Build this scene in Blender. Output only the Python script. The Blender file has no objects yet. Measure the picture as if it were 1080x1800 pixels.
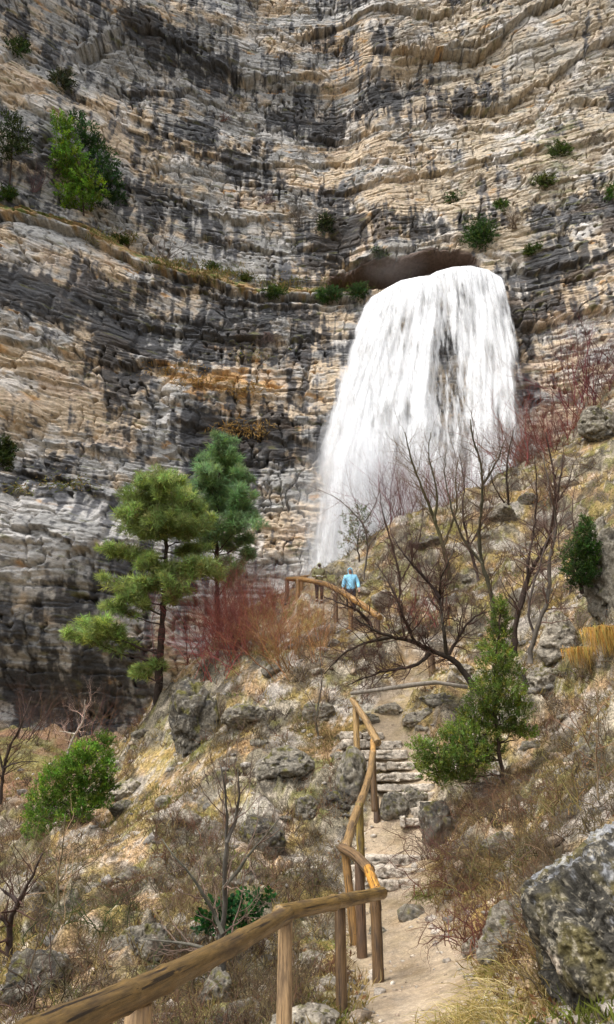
import bpy, math, random
import numpy as np
from mathutils import Vector, Matrix

# ------------------------------------------------------------------ camera, sky, sun, exposure
C = bpy.context.scene.collection
SC = bpy.context.scene
PITCH = math.radians(25.8)
CAMZ = 1.6
cam_d = bpy.data.cameras.new('camera')
cam_d.sensor_fit = 'VERTICAL'; cam_d.sensor_height = 36.0; cam_d.lens = 24.0
cam_d.clip_start = 0.05; cam_d.clip_end = 1000
cam = bpy.data.objects.new('camera', cam_d); C.objects.link(cam)
cam.location = (0, 0, CAMZ); cam.rotation_euler = (math.pi / 2 + PITCH, 0, 0)
SC.camera = cam

SUN_EL, SUN_AZ = math.radians(56), math.radians(228)     # azimuth measured from +Y clockwise
world = bpy.data.worlds.new('World'); SC.world = world; world.use_nodes = True
nt = world.node_tree; nt.nodes.clear()
sky = nt.nodes.new('ShaderNodeTexSky'); sky.sky_type = 'NISHITA'; sky.sun_disc = False
sky.sun_elevation = SUN_EL; sky.sun_rotation = SUN_AZ
sky.air_density = 1.0; sky.dust_density = 4.0; sky.ozone_density = 1.0
hsv = nt.nodes.new('ShaderNodeHueSaturation'); hsv.inputs['Saturation'].default_value = 0.35
bg = nt.nodes.new('ShaderNodeBackground'); bg.inputs['Strength'].default_value = 0.15
wo = nt.nodes.new('ShaderNodeOutputWorld')
nt.links.new(sky.outputs[0], hsv.inputs['Color']); nt.links.new(hsv.outputs[0], bg.inputs['Color'])
nt.links.new(bg.outputs[0], wo.inputs[0])
sun_d = bpy.data.lights.new('sun', 'SUN'); sun_d.energy = 1.3; sun_d.angle = math.radians(28)
sun_d.color = (1.0, 0.98, 0.945)
sun = bpy.data.objects.new('sun', sun_d); C.objects.link(sun)
sd = Vector((math.sin(SUN_AZ) * math.cos(SUN_EL), math.cos(SUN_AZ) * math.cos(SUN_EL), math.sin(SUN_EL)))
sun.rotation_euler = (-sd).to_track_quat('-Z', 'Y').to_euler(); sun.location = (0, -20, 60)
SC.view_settings.view_transform = 'Standard'; SC.view_settings.look = 'None'
SC.view_settings.exposure = 1.05; SC.view_settings.gamma = 1.0
SC.view_settings.use_curve_mapping = False
SC.cycles.max_bounces = 6; SC.cycles.diffuse_bounces = 3; SC.cycles.transparent_max_bounces = 24
SC.cycles.volume_bounces = 1

# ------------------------------------------------------------------ numbers: rays, noise
CP, SP = math.cos(PITCH), math.sin(PITCH)
def ray(px, py):
    dx = (px - 540) / 1200.0; dy = (900 - py) / 1200.0
    return np.array([dx, CP - dy * SP, SP + dy * CP])
def P(px, py, d):                                   # world point seen at (px, py), d metres deep
    r = ray(px, py); return np.array([0, 0, CAMZ]) + r * d
def PY(px, py, Y):                                  # the same at world y = Y
    r = ray(px, py); return np.array([0, 0, CAMZ]) + r * (Y / r[1])

_PT = np.random.RandomState(7).permutation(4096).astype(np.int32)
_PT = np.concatenate([_PT, _PT])
def _hash(ix, iy, iz, seed):
    s = (seed * 977) & 4095
    h = _PT[(ix + s) & 4095]; h = _PT[(h + iy) & 4095]; return _PT[(h + iz) & 4095]
def rnd(i, seed=0, j=0):
    i = np.asarray(i, np.int32); j = np.broadcast_to(np.asarray(j, np.int32), i.shape)
    return _hash(i, j, np.zeros_like(i) + 3, seed).astype(np.float32) / 4095.0
_G = np.array([[1,1,0],[-1,1,0],[1,-1,0],[-1,-1,0],[1,0,1],[-1,0,1],[1,0,-1],[-1,0,-1],[0,1,1],[0,-1,1],[0,1,-1],[0,-1,-1],[1,1,0],[-1,1,0],[0,-1,1],[0,-1,-1]], np.float32)
_GX, _GY, _GZ = [np.ascontiguousarray(_G[_PT[:4096] & 15, k]) for k in range(3)]
def noise(x, y, z=0.0, seed=0):
    flat = np.ndim(z) == 0 and float(z) == int(z)
    x = np.asarray(x, np.float32); y = np.asarray(y, np.float32)
    if flat: x, y = np.broadcast_arrays(x, y)
    else: x, y, z = np.broadcast_arrays(x, y, np.asarray(z, np.float32))
    xi = np.floor(x); yi = np.floor(y); xf = x - xi; yf = y - yi
    xi = xi.astype(np.int32); yi = yi.astype(np.int32)
    u = xf*xf*xf*(xf*(xf*6-15)+10); v = yf*yf*yf*(yf*(yf*6-15)+10)
    s = (seed * 977) & 4095
    hx = [_PT[(xi + a + s) & 4095] for a in (0, 1)]
    hxy = [[_PT[(hx[a] + yi + b) & 4095] for b in (0, 1)] for a in (0, 1)]
    if flat:
        zi, zf = int(z), np.float32(0)
    else:
        zz = np.floor(z); zf = z - zz; zi = zz.astype(np.int32)
        w = zf*zf*zf*(zf*(zf*6-15)+10)
    def layer(d):
        def c(a, b):
            h = _PT[(hxy[a][b] + zi + d) & 4095]
            r = _GX[h] * (xf - a) + _GY[h] * (yf - b)
            if not (flat and d == 0): r = r + _GZ[h] * (zf - d)
            return r
        c00 = c(0, 0); c01 = c(0, 1); p = c00 + u * (c(1, 0) - c00); q = c01 + u * (c(1, 1) - c01)
        return p + v * (q - p)
    a = layer(0)
    return a if flat else a + w * (layer(1) - a)
from concurrent.futures import ThreadPoolExecutor
def par(f, *arrs, n=16):                              # run a grid function in row bands
    idx = np.array_split(np.arange(len(arrs[0])), n)
    with ThreadPoolExecutor(4) as ex: r = list(ex.map(lambda i: f(*[a[i] for a in arrs]), idx))
    return np.concatenate(r)
def fbm(x, y, z=0.0, o=4, seed=0, gain=0.5):
    s = 0; a = 1.0; t = 0
    for k in range(o):
        s = s + a * noise(x, y, z, seed + k * 17); t += a; a *= gain
        x = x * 2.03; y = y * 2.03; z = z * 2.03
    return s / t * 1.6
def ridge(x, y, z=0.0, o=4, seed=0, gain=0.5):
    s = 0; a = 1.0; t = 0
    for k in range(o):
        s = s + a * (1 - 2 * np.abs(noise(x, y, z, seed + k * 17)) * 1.3); t += a; a *= gain
        x = x * 2.03; y = y * 2.03; z = z * 2.03
    return s / t
def sst(a, b, x):
    t = np.clip((x - a) / (b - a), 0, 1); return t * t * (3 - 2 * t)
def mixc(a, b, t):
    return a + (b - a) * t[..., None]

# ------------------------------------------------------------------ scene helpers
def setp(o, label=None, cat=None, group=None, kind=None):
    if label: o['label'] = label
    if cat: o['category'] = cat
    if group: o['group'] = group
    if kind: o['kind'] = kind
    return o
def empty(name, loc, label, cat, group=None):
    o = bpy.data.objects.new(name, None); C.objects.link(o); o.location = tuple(float(a) for a in loc)
    o.empty_display_size = 0.2
    return setp(o, label, cat, group)
def mesh_np(name, V, F, mat, parent=None, col=None, smooth=True, attrs=None, loc=None):
    """V (n,3) world coordinates, F (m,k) faces; the mesh is stored relative to its parent's location."""
    V = np.asarray(V, np.float32); F = np.asarray(F, np.int32)
    off = np.zeros(3)
    if parent is not None:
        q = parent
        while q is not None: off = off + np.array(q.location); q = q.parent
    if loc is not None: off = off + np.asarray(loc, float)
    V = V - off.astype(np.float32)
    me = bpy.data.meshes.new(name)
    n, (m, k) = len(V), F.shape
    me.vertices.add(n); me.vertices.foreach_set('co', V.ravel())
    me.loops.add(m * k); me.loops.foreach_set('vertex_index', F.ravel())
    me.polygons.add(m)
    me.polygons.foreach_set('loop_start', np.arange(m, dtype=np.int32) * k)
    me.polygons.foreach_set('loop_total', np.full(m, k, np.int32))
    if smooth: me.polygons.foreach_set('use_smooth', np.ones(m, bool))
    me.update(calc_edges=True)
    if col is not None:
        ca = me.color_attributes.new('col', 'FLOAT_COLOR', 'POINT')
        c4 = np.ones((n, 4), np.float32); c4[:, :3] = col; ca.data.foreach_set('color', c4.ravel())
    for an, av in (attrs or {}).items():
        at = me.attributes.new(an, 'FLOAT', 'POINT'); at.data.foreach_set('value', np.asarray(av, np.float32).ravel())
    me.materials.append(mat)
    o = bpy.data.objects.new(name, me); C.objects.link(o)
    if parent is not None: o.parent = parent
    if loc is not None: o.location = tuple(float(a) for a in loc)
    return o
def gridF(nr, nc):
    i = np.arange((nr - 1) * (nc - 1)); r = i // (nc - 1); c = i % (nc - 1)
    a = r * nc + c
    return np.stack([a, a + 1, a + nc + 1, a + nc], 1)

class Geo:                                          # collects quads (triangles as degenerate-free extra lists)
    def __init__(s): s.v = []; s.f = []; s.c = []; s.n = 0
    def add(s, V, F, col=None):
        V = np.asarray(V, np.float32); s.v.append(V); s.f.append(np.asarray(F, np.int32) + s.n); s.n += len(V)
        if col is None: col = np.ones((len(V), 3))
        s.c.append(np.broadcast_to(np.asarray(col, np.float32), (len(V), 3)))
    def tube(s, pts, rad, sides=6, col=None, cap=True):
        pts = np.asarray(pts, float); n = len(pts); rad = np.broadcast_to(np.asarray(rad, float), (n,))
        T = np.gradient(pts, axis=0); T /= np.linalg.norm(T, axis=1)[:, None] + 1e-9
        ref = np.array([0.0, 0, 1]) if abs(T[0][2]) < 0.9 else np.array([1.0, 0, 0])
        U = np.cross(T, ref); U /= np.linalg.norm(U, axis=1)[:, None] + 1e-9
        W = np.cross(T, U)
        a = np.arange(sides) * 2 * math.pi / sides
        V = pts[:, None, :] + rad[:, None, None] * (np.cos(a)[None, :, None] * U[:, None, :] + np.sin(a)[None, :, None] * W[:, None, :])
        V = V.reshape(-1, 3); F = []
        i = np.arange((n - 1) * sides); r = i // sides; c = i % sides; c2 = (c + 1) % sides
        F = np.stack([r * sides + c, r * sides + c2, (r + 1) * sides + c2, (r + 1) * sides + c], 1)
        if cap and sides >= 4:
            extra = []
            for base in (0, (n - 1) * sides):
                for k in range(1, sides - 2, 2): extra.append([base, base + k, base + k + 1, base + k + 2])
            F = np.concatenate([F, np.array(extra)])
        s.add(V, F, col)
    def obj(s, name, mat, parent=None, smooth=True, loc=None):
        return mesh_np(name, np.concatenate(s.v), np.concatenate(s.f), mat, parent, np.concatenate(s.c), smooth, loc=loc)

# ------------------------------------------------------------------ materials
def new_mat(name):
    m = bpy.data.materials.new(name); m.use_nodes = True; t = m.node_tree; t.nodes.clear()
    out = t.nodes.new('ShaderNodeOutputMaterial'); b = t.nodes.new('ShaderNodeBsdfPrincipled')
    t.links.new(b.outputs[0], out.inputs[0]); return m, t, b, out
def nd(t, kind, **kw):
    n = t.nodes.new(kind)
    for k, v in kw.items():
        if k in n.inputs: n.inputs[k].default_value = v
        else: setattr(n, k, v)
    return n
def noise_nd(t, scale, detail=6, rough=0.6, vec=None, dist=0.0):
    n = nd(t, 'ShaderNodeTexNoise'); n.inputs['Scale'].default_value = scale; n.inputs['Detail'].default_value = detail
    n.inputs['Roughness'].default_value = rough; n.inputs['Distortion'].default_value = dist
    if vec is not None: t.links.new(vec, n.inputs['Vector'])
    return n
def ramp(t, src, stops):
    r = nd(t, 'ShaderNodeValToRGB'); e = r.color_ramp.elements
    while len(e) < len(stops): e.new(0.5)
    for k, (p, c) in enumerate(stops):
        e[k].position = p; e[k].color = (c, c, c, 1) if not hasattr(c, '__len__') else (*c, 1)
    t.links.new(src, r.inputs[0]); return r.outputs[0]
def mixn(t, a, b, fac, mode='MIX'):
    m = nd(t, 'ShaderNodeMix', data_type='RGBA', blend_type=mode)
    for s, v in ((m.inputs[6], a), (m.inputs[7], b), (m.inputs[0], fac)):
        if hasattr(v, 'is_output'): t.links.new(v, s)
        elif hasattr(v, '__len__'): s.default_value = (*v, 1)
        else: s.default_value = v
    return m.outputs[2]
def coord(t, sc=(1, 1, 1), obj=False):
    g = nd(t, 'ShaderNodeTexCoord'); mp = nd(t, 'ShaderNodeMapping'); mp.inputs['Scale'].default_value = sc
    t.links.new(g.outputs['Object'], mp.inputs[0]); return mp.outputs[0]
def bumpn(t, b, h, strength, dist):
    u = nd(t, 'ShaderNodeBump'); u.inputs['Strength'].default_value = strength; u.inputs['Distance'].default_value = dist
    t.links.new(h, u.inputs['Height']); t.links.new(u.outputs[0], b.inputs['Normal'])
def col_mat(name, rough=0.9, scale=8, amount=0.35, bump=0.0, bdist=0.02, bscale=None, transl=0.0, stretch=(1, 1, 1), spec=0.2):
    """albedo from the mesh's own colour attribute times fine procedural mottling"""
    m, t, b, out = new_mat(name)
    a = nd(t, 'ShaderNodeAttribute'); a.attribute_name = 'col'
    v = coord(t, stretch); n = noise_nd(t, scale, 6, 0.65, v)
    f = ramp(t, n.outputs[0], [(0.3, 1 - amount), (0.7, 1 + amount)])
    c = mixn(t, a.outputs[0], f, 1.0, 'MULTIPLY')
    t.links.new(c, b.inputs['Base Color']); b.inputs['Roughness'].default_value = rough
    b.inputs['Specular IOR Level'].default_value = spec
    if bump: bumpn(t, b, noise_nd(t, bscale or scale * 2, 8, 0.7, v).outputs[0], bump, bdist)
    if transl:
        tr = nd(t, 'ShaderNodeBsdfTranslucent'); t.links.new(c, tr.inputs[0])
        ms = nd(t, 'ShaderNodeMixShader'); ms.inputs[0].default_value = transl
        t.links.new(b.outputs[0], ms.inputs[1]); t.links.new(tr.outputs[0], ms.inputs[2]); t.links.new(ms.outputs[0], out.inputs[0])
    return m

M_cliff = col_mat('limestone_face', 0.9, 2.2, 0.34, 0.8, 0.3, 1.6, spec=0.25, stretch=(1, 1, 1.8))
def earth_mat():
    m, t, b, out = new_mat('hillside_earth')
    a = nd(t, 'ShaderNodeAttribute'); a.attribute_name = 'col'; v = coord(t)
    c = mixn(t, a.outputs[0], ramp(t, noise_nd(t, 9, 8, .75, v).outputs[0], [(.36, .36), (.5, .95), (.64, 1.55)]), 1, 'MULTIPLY')
    c = mixn(t, c, ramp(t, noise_nd(t, 38, 4, .7, v).outputs[0], [(.36, .45), (.64, 1.55)]), 1, 'MULTIPLY')
    vo = nd(t, 'ShaderNodeTexVoronoi'); vo.inputs['Scale'].default_value = 22; t.links.new(v, vo.inputs['Vector'])
    c = mixn(t, c, (.46, .40, .33), ramp(t, vo.outputs['Distance'], [(.10, .5), (.22, 0)]))
    pa = nd(t, 'ShaderNodeAttribute'); pa.attribute_name = 'trodden'; pm = nd(t, 'ShaderNodeMath', operation='MULTIPLY'); t.links.new(pa.outputs['Fac'], pm.inputs[0]); pm.inputs[1].default_value = .62
    dirt = mixn(t, a.outputs[0], ramp(t, noise_nd(t, 2.2, 5, .6, v).outputs[0], [(.38, .72), (.62, 1.12)]), 1, 'MULTIPLY')
    c = mixn(t, c, dirt, pm.outputs[0])
    t.links.new(c, b.inputs['Base Color']); b.inputs['Roughness'].default_value = .95; b.inputs['Specular IOR Level'].default_value = .1
    bumpn(t, b, noise_nd(t, 16, 8, .7, v).outputs[0], .5, .03); return m
M_earth = earth_mat()
M_rock = col_mat('lichened_rock', 0.92, 11, 0.6, 1.0, 0.06, 16, spec=0.15)

# ------------------------------------------------------------------ cliff
def Y0(x):
    x = np.asarray(x, float)
    return 80 - np.where(x < 4, 0.0072, 0.0042) * (x - 4) ** 2
def CH(px, py):                                      # where a ray meets the smooth cliff
    r = ray(px, py); s = 75 / r[1]
    for _ in range(30): s = float(Y0(r[0] * s)) / r[1]
    return r[0] * s, CAMZ + r[2] * s
def pline(pts):                                      # photo polyline -> sorted (x, z)
    a = np.array(sorted(CH(*p) for p in pts)); return a[:, 0], a[:, 1]
def edgefade(x, xs, w=3.0):
    return sst(xs[0] - w, xs[0] + w * .5, x) * (1 - sst(xs[-1] - w * .5, xs[-1] + w, x))
# overhanging ledges: polyline, depth of the recess under it, how far down the recess reaches
OVER = [
 ([(-40,60),(0,28),(60,42),(140,22),(220,28)], 2.2, 6),
 ([(120,25),(220,15),(300,45),(360,85),(430,105),(560,110)], 2.4, 6),
 ([(210,105),(330,112),(400,145),(440,170)], 1.8, 5),
 ([(530,62),(600,40),(680,25),(760,45),(800,30)], 2.6, 6),
 ([(660,95),(720,100),(780,95),(840,90),(930,30),(1010,-10)], 3.0, 8),
 ([(700,110),(760,100),(820,82),(880,60)], 2.0, 7),
 ([(820,172),(900,160),(980,110),(1050,60),(1100,40)], 2.6, 7),
 ([(560,190),(640,198),(720,195),(760,205)], 1.6, 4),
 ([(840,205),(930,195),(1000,160),(1090,150)], 1.6, 5),
 ([(110,120),(200,150),(260,175),(320,215)], 1.2, 4),
 ([(0,110),(50,100),(120,115)], 1.5, 4),
 ([(240,215),(300,215),(360,235),(430,255),(520,240),(600,235),(690,270)], 1.6, 4),
 ([(560,290),(640,300),(700,298),(780,288),(860,270),(960,250)], 1.6, 4),
 ([(200,275),(290,300),(360,335),(440,350),(520,335)], 1.8, 5),
 ([(330,370),(420,385),(500,400),(560,390)], 1.5, 5),
 ([(560,405),(640,425),(740,420),(830,410)], 1.5, 4),
 ([(0,240),(60,230),(120,260),(200,300)], 1.5, 5),
 ([(0,598),(60,608),(110,625),(180,640),(290,632)], 2.2, 6),
 ([(0,640),(60,645),(140,660)], 1.4, 4),
 ([(150,520),(230,560),(330,575),(430,590),(560,585)], 1.4, 5),
 ([(280,640),(370,655),(470,650),(560,645)], 1.2, 4),
 ([(180,715),(280,720),(400,690),(560,700)], 1.0, 4),
 ([(280,745),(360,750),(440,755),(560,780)], 1.6, 4),
 ([(130,790),(280,800),(360,795),(560,810)], 1.2, 4),
 ([(40,840),(120,855),(210,885),(250,900)], 2.0, 5),
 ([(0,880),(60,880),(120,905)], 1.2, 3),
 ([(410,850),(480,855),(570,850)], 0.9, 3),
 ([(410,930),(480,925),(570,930)], 0.9, 3),
 ([(90,960),(150,985),(210,1000)], 2.0, 3),
 ([(200,480),(280,490),(360,500),(430,520),(520,530),(650,515)], 1.8, 5),
 ([(860,560),(950,560),(1080,540)], 2.2, 6),
 ([(880,620),(960,615),(1060,600)], 1.0, 4),
 ([(860,440),(930,470),(1010,465),(1090,440)], 2.0, 5),
 ([(640,545),(700,560),(780,560),(880,550)], 1.2, 4)]
LEDGE = pline([(-60,330),(0,365),(60,368),(110,385),(150,400),(220,435),(290,462),(380,480),(450,505),(560,505),(640,508),(660,508)])
LX, LZ = LEDGE
CAVE_X0, _ = CH(572, 470); CAVE_X1, _ = CH(850, 450)
CAVEB = pline([(560,499),(600,502),(655,502),(700,492),(760,470),(850,462)])
CAVET = pline([(560,480),(586,447),(640,432),(700,442),(760,428),(830,440),(850,460)])
def bed_warp(x, z):
    return z + 1.5 * fbm(x / 38, z / 55, o=2, seed=3) + 0.55 * fbm(x / 9, z / 12, o=3, seed=5) + 0.05 * np.abs(x - 4)
def beds(zw, x, t, seed, blocks=0.0, bw=3.0, rough=0.4):
    """random bed offsets with a tilted face each, and block joints inside the beds"""
    q = zw / t + 0.5 * noise(zw / (t * 2.7), 0 * zw, seed=seed)
    i = np.floor(q).astype(np.int64); f = q - i
    xs = x / (t * 7) + 0
    r0 = rnd(i, seed) - 0.5; r1 = rnd(i - 1, seed) - 0.5
    k = sst(0, 0.14, f)
    off = r1 + (r0 - r1) * k
    off = off * (0.65 + 0.7 * noise(xs, i * 3.7, seed=seed + 1)) + (1 - f) * 0.28 * k - 0.0
    groove = np.exp(-(f / 0.07) ** 2) + np.exp(-((1 - f) / 0.06) ** 2)
    off = off + groove * 0.3 * (0.5 + noise(x / (t * 2.2), i * 1.7, seed=seed + 2))
    if blocks:
        g = x / bw + rnd(i, seed + 9) * 9 + 0.5 * noise(x / bw, zw / t, seed=seed + 5)
        j = np.floor(g).astype(np.int64); gf = g - j
        e = np.minimum(gf, 1 - gf)
        off = off + (rnd(i, seed + 4, j) - 0.5) * blocks * sst(0, .06, e) + (1 - sst(0, 0.07, e)) * blocks * 0.6 * (rnd(i, seed + 8, j) > .35)
    return off
def cliff_offset(x, z):
    """metres pushed back (away from the camera) from the smooth concave wall"""
    zw = bed_warp(x, z)
    d = 1.3 * fbm(x / 30, z / 34, o=2, seed=11) + 0.45 * fbm(x / 8, z / 7, o=3, seed=12)
    sm = .22 + 1.0 * sst(-.18, .3, fbm(x / 16, zw / 5.5, o=3, seed=36))
    d = d + 1.35 * beds(zw, x, 7.0, 21, 0.5, 9) + 0.62 * sm * beds(zw, x, 2.6, 22, 0.7, 5.2) + 0.22 * sm * beds(zw + .5 * fbm(x / 3, z / 3, o=2, seed=2), x, 0.95, 23, 0.6, 1.9)
    # rough, pitted, fractured surface
    rg = (.35 + .7 * sst(-.2, .3, fbm(x / 12, z / 8, o=2, seed=35))) * (.35 + .75 * sm); d = d - 0.32 * rg * ridge(x / 4.5, z / 1.9, o=4, seed=31, gain=0.6) - 0.20 * rg * ridge(x / 1.5, z / 0.5, o=3, seed=33, gain=.6)
    fl = sst(0.05, 0.35, fbm(x / 14, z / 9, o=2, seed=40)) * 0.45
    d = d + fl * (0.3 * np.abs(noise(x / 0.9, z / 6.5, seed=41)) + 0.4 * np.abs(noise(x / 2.2, z / 11, seed=42)))      # vertical flutes
    pit = noise(x / 0.75, z / 0.9, seed=50); reg = sst(0.02, 0.25, fbm(x / 13, z / 7, o=2, seed=51))
    d = d + 1.6 * sst(0.30, 0.48, pit) * reg
    # thin cracks between beds and open joints
    zc = zw + .35 * fbm(x / 2.5, z / 2.5, o=3, seed=130)
    for t_, w_, a_, sd in ((1.9, .06, .50, 131), (.8, .10, .24, 132)):
        q = zc / t_ + .6 * noise(zc / (t_ * 3), 0 * zc, seed=sd); i = np.floor(q).astype(np.int32); f = q - i
        on = sst(.0, .22, fbm(x / (5 * t_), i * 2.7, o=2, seed=sd + 4) + .05)
        d = d + a_ * on * np.exp(-((f - .5) / w_) ** 2)
    d = d + .9 * np.exp(-(noise(x / 2.4 + .4 * noise(x, z / 2, seed=136), z / 7, seed=135) / .035) ** 2) * sst(.0, .2, fbm(x / 9, z / 6, o=2, seed=137))
    # named ledges
    gj = x / 2.6 + .4 * noise(x / 1.1, z / 9, seed=63); jag = 0.6 * fbm(x / 3.0, 0 * x, o=3, seed=60) + .9 * (rnd(np.floor(gj).astype(np.int32), 64) - .5) + .4 * (rnd(np.floor(gj * 2.7).astype(np.int32), 65) - .5)
    for n, (pts, a, L) in enumerate(OVERP):
        xs, zs = pts
        h = np.interp(x, xs, zs) + jag + 0.5 * fbm(x / 1.2, 0 * x + n * 5.5, o=2, seed=61)
        m = edgefade(x, xs, 2.5) * (0.55 + 0.6 * np.clip(0.5 + fbm(x / 5, 0 * x + n * 9.1, o=2, seed=62), 0, 1))
        below = sst(0, 0.35, h - z) * np.exp(-np.clip(h - z, 0, None) / (L * .45))
        above = (1 - sst(0, 0.2, h - z)) * np.exp(-np.clip(z - h, 0, None) / (L * 0.4))
        d = d + .50 * a * m * (below - 0.35 * above)
    # the great grassy ledge: the wall above stands back
    h = np.interp(x, LX, LZ) + 0.7 * jag
    back = sst(-0.3, 5.5, z - h) * (1 - sst(LX[-1] - 6, LX[-1] + 4, x)) * sst(-60, -50, x + 8)
    d = d + 4.2 * back - 1.2 * back * sst(6, 26, z - h)
    d = d + 2.0 * np.exp(-np.clip(h - .5 - z, 0, None) / 1.6) * sst(0, .4, h - .5 - z) * (1 - sst(LX[-1] - 6, LX[-1] + 2, x))
    # cave mouth that feeds the fall
    top = np.interp(x, *CAVET) + 0.5 * jag; bot = np.interp(x, *CAVEB) + 0.3 * jag
    inx = sst(CAVE_X0, CAVE_X0 + 1.6, x) * (1 - sst(CAVE_X1 - 1.5, CAVE_X1, x))
    d = d + 15.0 * inx * sst(0, .8, top - z) * sst(-.2, .5, z - bot)
    # swelling boulder-like belly of the wall, low on the left, hollowed out at its foot
    (bx, bz), (ux, uz) = BELLY, UNDER
    d = d - 5.0 * np.exp(-((x - bx) / 17) ** 2 - ((z - bz) / 8.5) ** 2)
    d = d + 7.0 * np.exp(-((x - ux) / 20) ** 2) * (1 - sst(uz - 1, uz + 7, z))
    # leaning back slightly toward the top, higher parts beetle out again
    d = d + 2.5 * sst(85, 125, z) - 5 * sst(118, 150, z)
    return d
OVERP = [(pline(p), a, L) for p, a, L in OVER]
BELLY = CH(110, 985); UNDER = CH(150, 1245)
def cliff_y(x, z): return Y0(x) + cliff_offset(x, z)
def cblob(x, z, px, py, rx, ry):                     # soft patch on the wall round a photo spot, radii in photo px
    cx, cz = CH(px, py); ex, _ = CH(px + rx, py); _, ez = CH(px, py - ry)
    return np.exp(-((x - cx) / (ex - cx)) ** 2 - ((z - cz) / (ez - cz)) ** 2)
def cliff_color(x, z, y):
    zw = bed_warp(x, z)
    grey = np.array([0.36, 0.35, 0.33]); pale = np.array([0.62, 0.59, 0.55]); beige = np.array([0.58, 0.46, 0.325])
    pink = np.array([0.62, 0.48, 0.38]); dark = np.array([0.042, 0.043, 0.048]); ochre = np.array([0.58, 0.32, 0.11]); brown = np.array([.13,.095,.065])
    tan = np.array([0.46, 0.40, 0.305])
    B = lambda *a: cblob(x, z, *a)
    warm = 0.45 + 0.9 * fbm(x / 11, z / 7, o=3, seed=70) + 0.5 * fbm(x / 2.2, z / 1.6, y / 2, o=3, seed=75)
    warm = warm + .45 * B(120,130,130,60) + .25 * B(330,240,200,90) + .5 * B(70,690,150,90) + .3 * B(450,670,140,90) + .5 * B(640,100,50,40) \
        + .35 * B(850,250,260,180) - .8 * B(80,960,230,110) - .5 * B(330,120,200,80) + .5 * B(780,310,150,70) + .35 * B(980,600,100,80) - .3*B(330,300,130,60)
    c = mixc(np.broadcast_to(grey, x.shape + (3,)), np.broadcast_to(beige, x.shape + (3,)), sst(0.25, 0.8, warm))
    pk = sst(0.1, 0.5, fbm(x / 7, z / 4, o=3, seed=71)); c = mixc(c, pink, pk * 0.45 * sst(.3, .8, warm))
    rt = sst(6, 30, x) * sst(70, 90, z); c = mixc(c, tan, 0.55 * rt)
    wh = sst(0.12, 0.42, fbm(x / 5, z / 5, y / 4, o=4, seed=72) + 0.55 * B(80,950,220,90) + .3 * B(390,400,100,60) + .25 * B(40,520,60,70)); c = mixc(c, pale, wh * 0.75)
    oc = sst(0.33, 0.6, fbm(x / 4, z / 1.6, o=4, seed=73) + 0.42 * B(350,665,90,35) + .45 * B(430,755,90,18) + .4 * B(430,690,130,60) + .5 * B(610,100,30,30) - .12)
    c = mixc(c, ochre, oc * 0.75)
    # dark water streaks: start at a bed, run down
    reg = 0.10 + 1.15 * fbm(x / 17, z / 12, o=3, seed=80)
    reg = reg + .5 * B(330,90,220,70) + .55 * B(340,310,190,60) + .6 * B(220,600,70,130) + .5 * B(360,560,230,60) + .55 * B(350,770,130,70) \
        + .8 * B(960,520,110,90) + .4 * B(40,480,60,80) + .5 * B(60,270,60,60) + .9 * B(120,1215,240,75) - .3 * B(60,1040,140,50) - .5 * B(80,660,100,90) \
        - .3 * B(110,130,100,60) - .7 * B(90,950,200,60) - .25 * B(850,230,230,150) + .5 * B(600,330,40,60) + .5 * B(660,140,40,60) + .3*B(450,540,120,40) + .8 * B(730,330,12,70) + .5 * B(760,380,100,20)
    q = np.floor(zw / 8.0 + .4 * noise(x / 6, 0 * x, seed=79)).astype(np.int64)
    s1 = fbm(x / .95, z / 15, q * 2.3 + y / 3, o=3, seed=81, gain=.6); s2 = fbm(x / 4.2, z / 13, q * .6, o=5, seed=82, gain=.6); s3 = fbm(x / 1.1, z / .9, y / 1.2, o=4, seed=83)
    st = sst(0.10, 0.40, reg * 0.62 + 0.55 * s1 + 0.60 * s2 + 0.30 * s3)
    dk = mixc(np.broadcast_to(np.array([0.12, 0.122, 0.132]), x.shape + (3,)), dark, sst(.1, .6, reg + .8 * s3))
    c = mixc(c, dk, st * 0.9)
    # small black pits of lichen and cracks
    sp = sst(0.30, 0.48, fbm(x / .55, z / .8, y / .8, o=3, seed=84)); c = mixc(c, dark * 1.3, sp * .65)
    br = sst(.2, .5, fbm(x / 6, z / 3, y / 4, o=4, seed=86)) * sst(4, 20, x); c = mixc(c, brown * 2.2, br * .35)
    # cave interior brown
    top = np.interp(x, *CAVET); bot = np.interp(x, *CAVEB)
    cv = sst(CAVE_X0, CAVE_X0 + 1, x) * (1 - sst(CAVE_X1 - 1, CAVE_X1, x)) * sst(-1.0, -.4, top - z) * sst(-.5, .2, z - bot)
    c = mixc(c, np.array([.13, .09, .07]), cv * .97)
    # dry grass and moss on the great ledge and on lesser ones
    h = np.interp(x, LX, LZ)
    g = np.exp(-((z - h - 2.2) / 2.6) ** 2) * (1 - sst(LX[-1] - 3, LX[-1], x)); g = sst(.3, .6, g + .4 * fbm(x / 1.5, z / 1, o=3, seed=90))
    gc = mixc(np.broadcast_to(np.array([.33, .215, .10]), x.shape + (3,)), np.array([.13, .15, .04]), sst(-.1, .3, fbm(x / 2, z / 1.4, o=3, seed=91)))
    c = c * (1 - g[..., None]) + gc * g[..., None]
    m2 = sst(.25, .5, fbm(x / 3, z / .8, o=4, seed=92) + .5 * B(980,260,70,90) + .4 * B(940,440,80,15) - .12) * .6
    c = mixc(c, np.array([.16, .16, .06]), m2)
    return c
xs = np.linspace(-78, 78, 1250); zs = np.linspace(-8, 168, 1650)
X, Z = np.meshgrid(xs, zs)
Dc = par(cliff_offset, X, Z); Yc = Y0(X) + Dc
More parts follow.
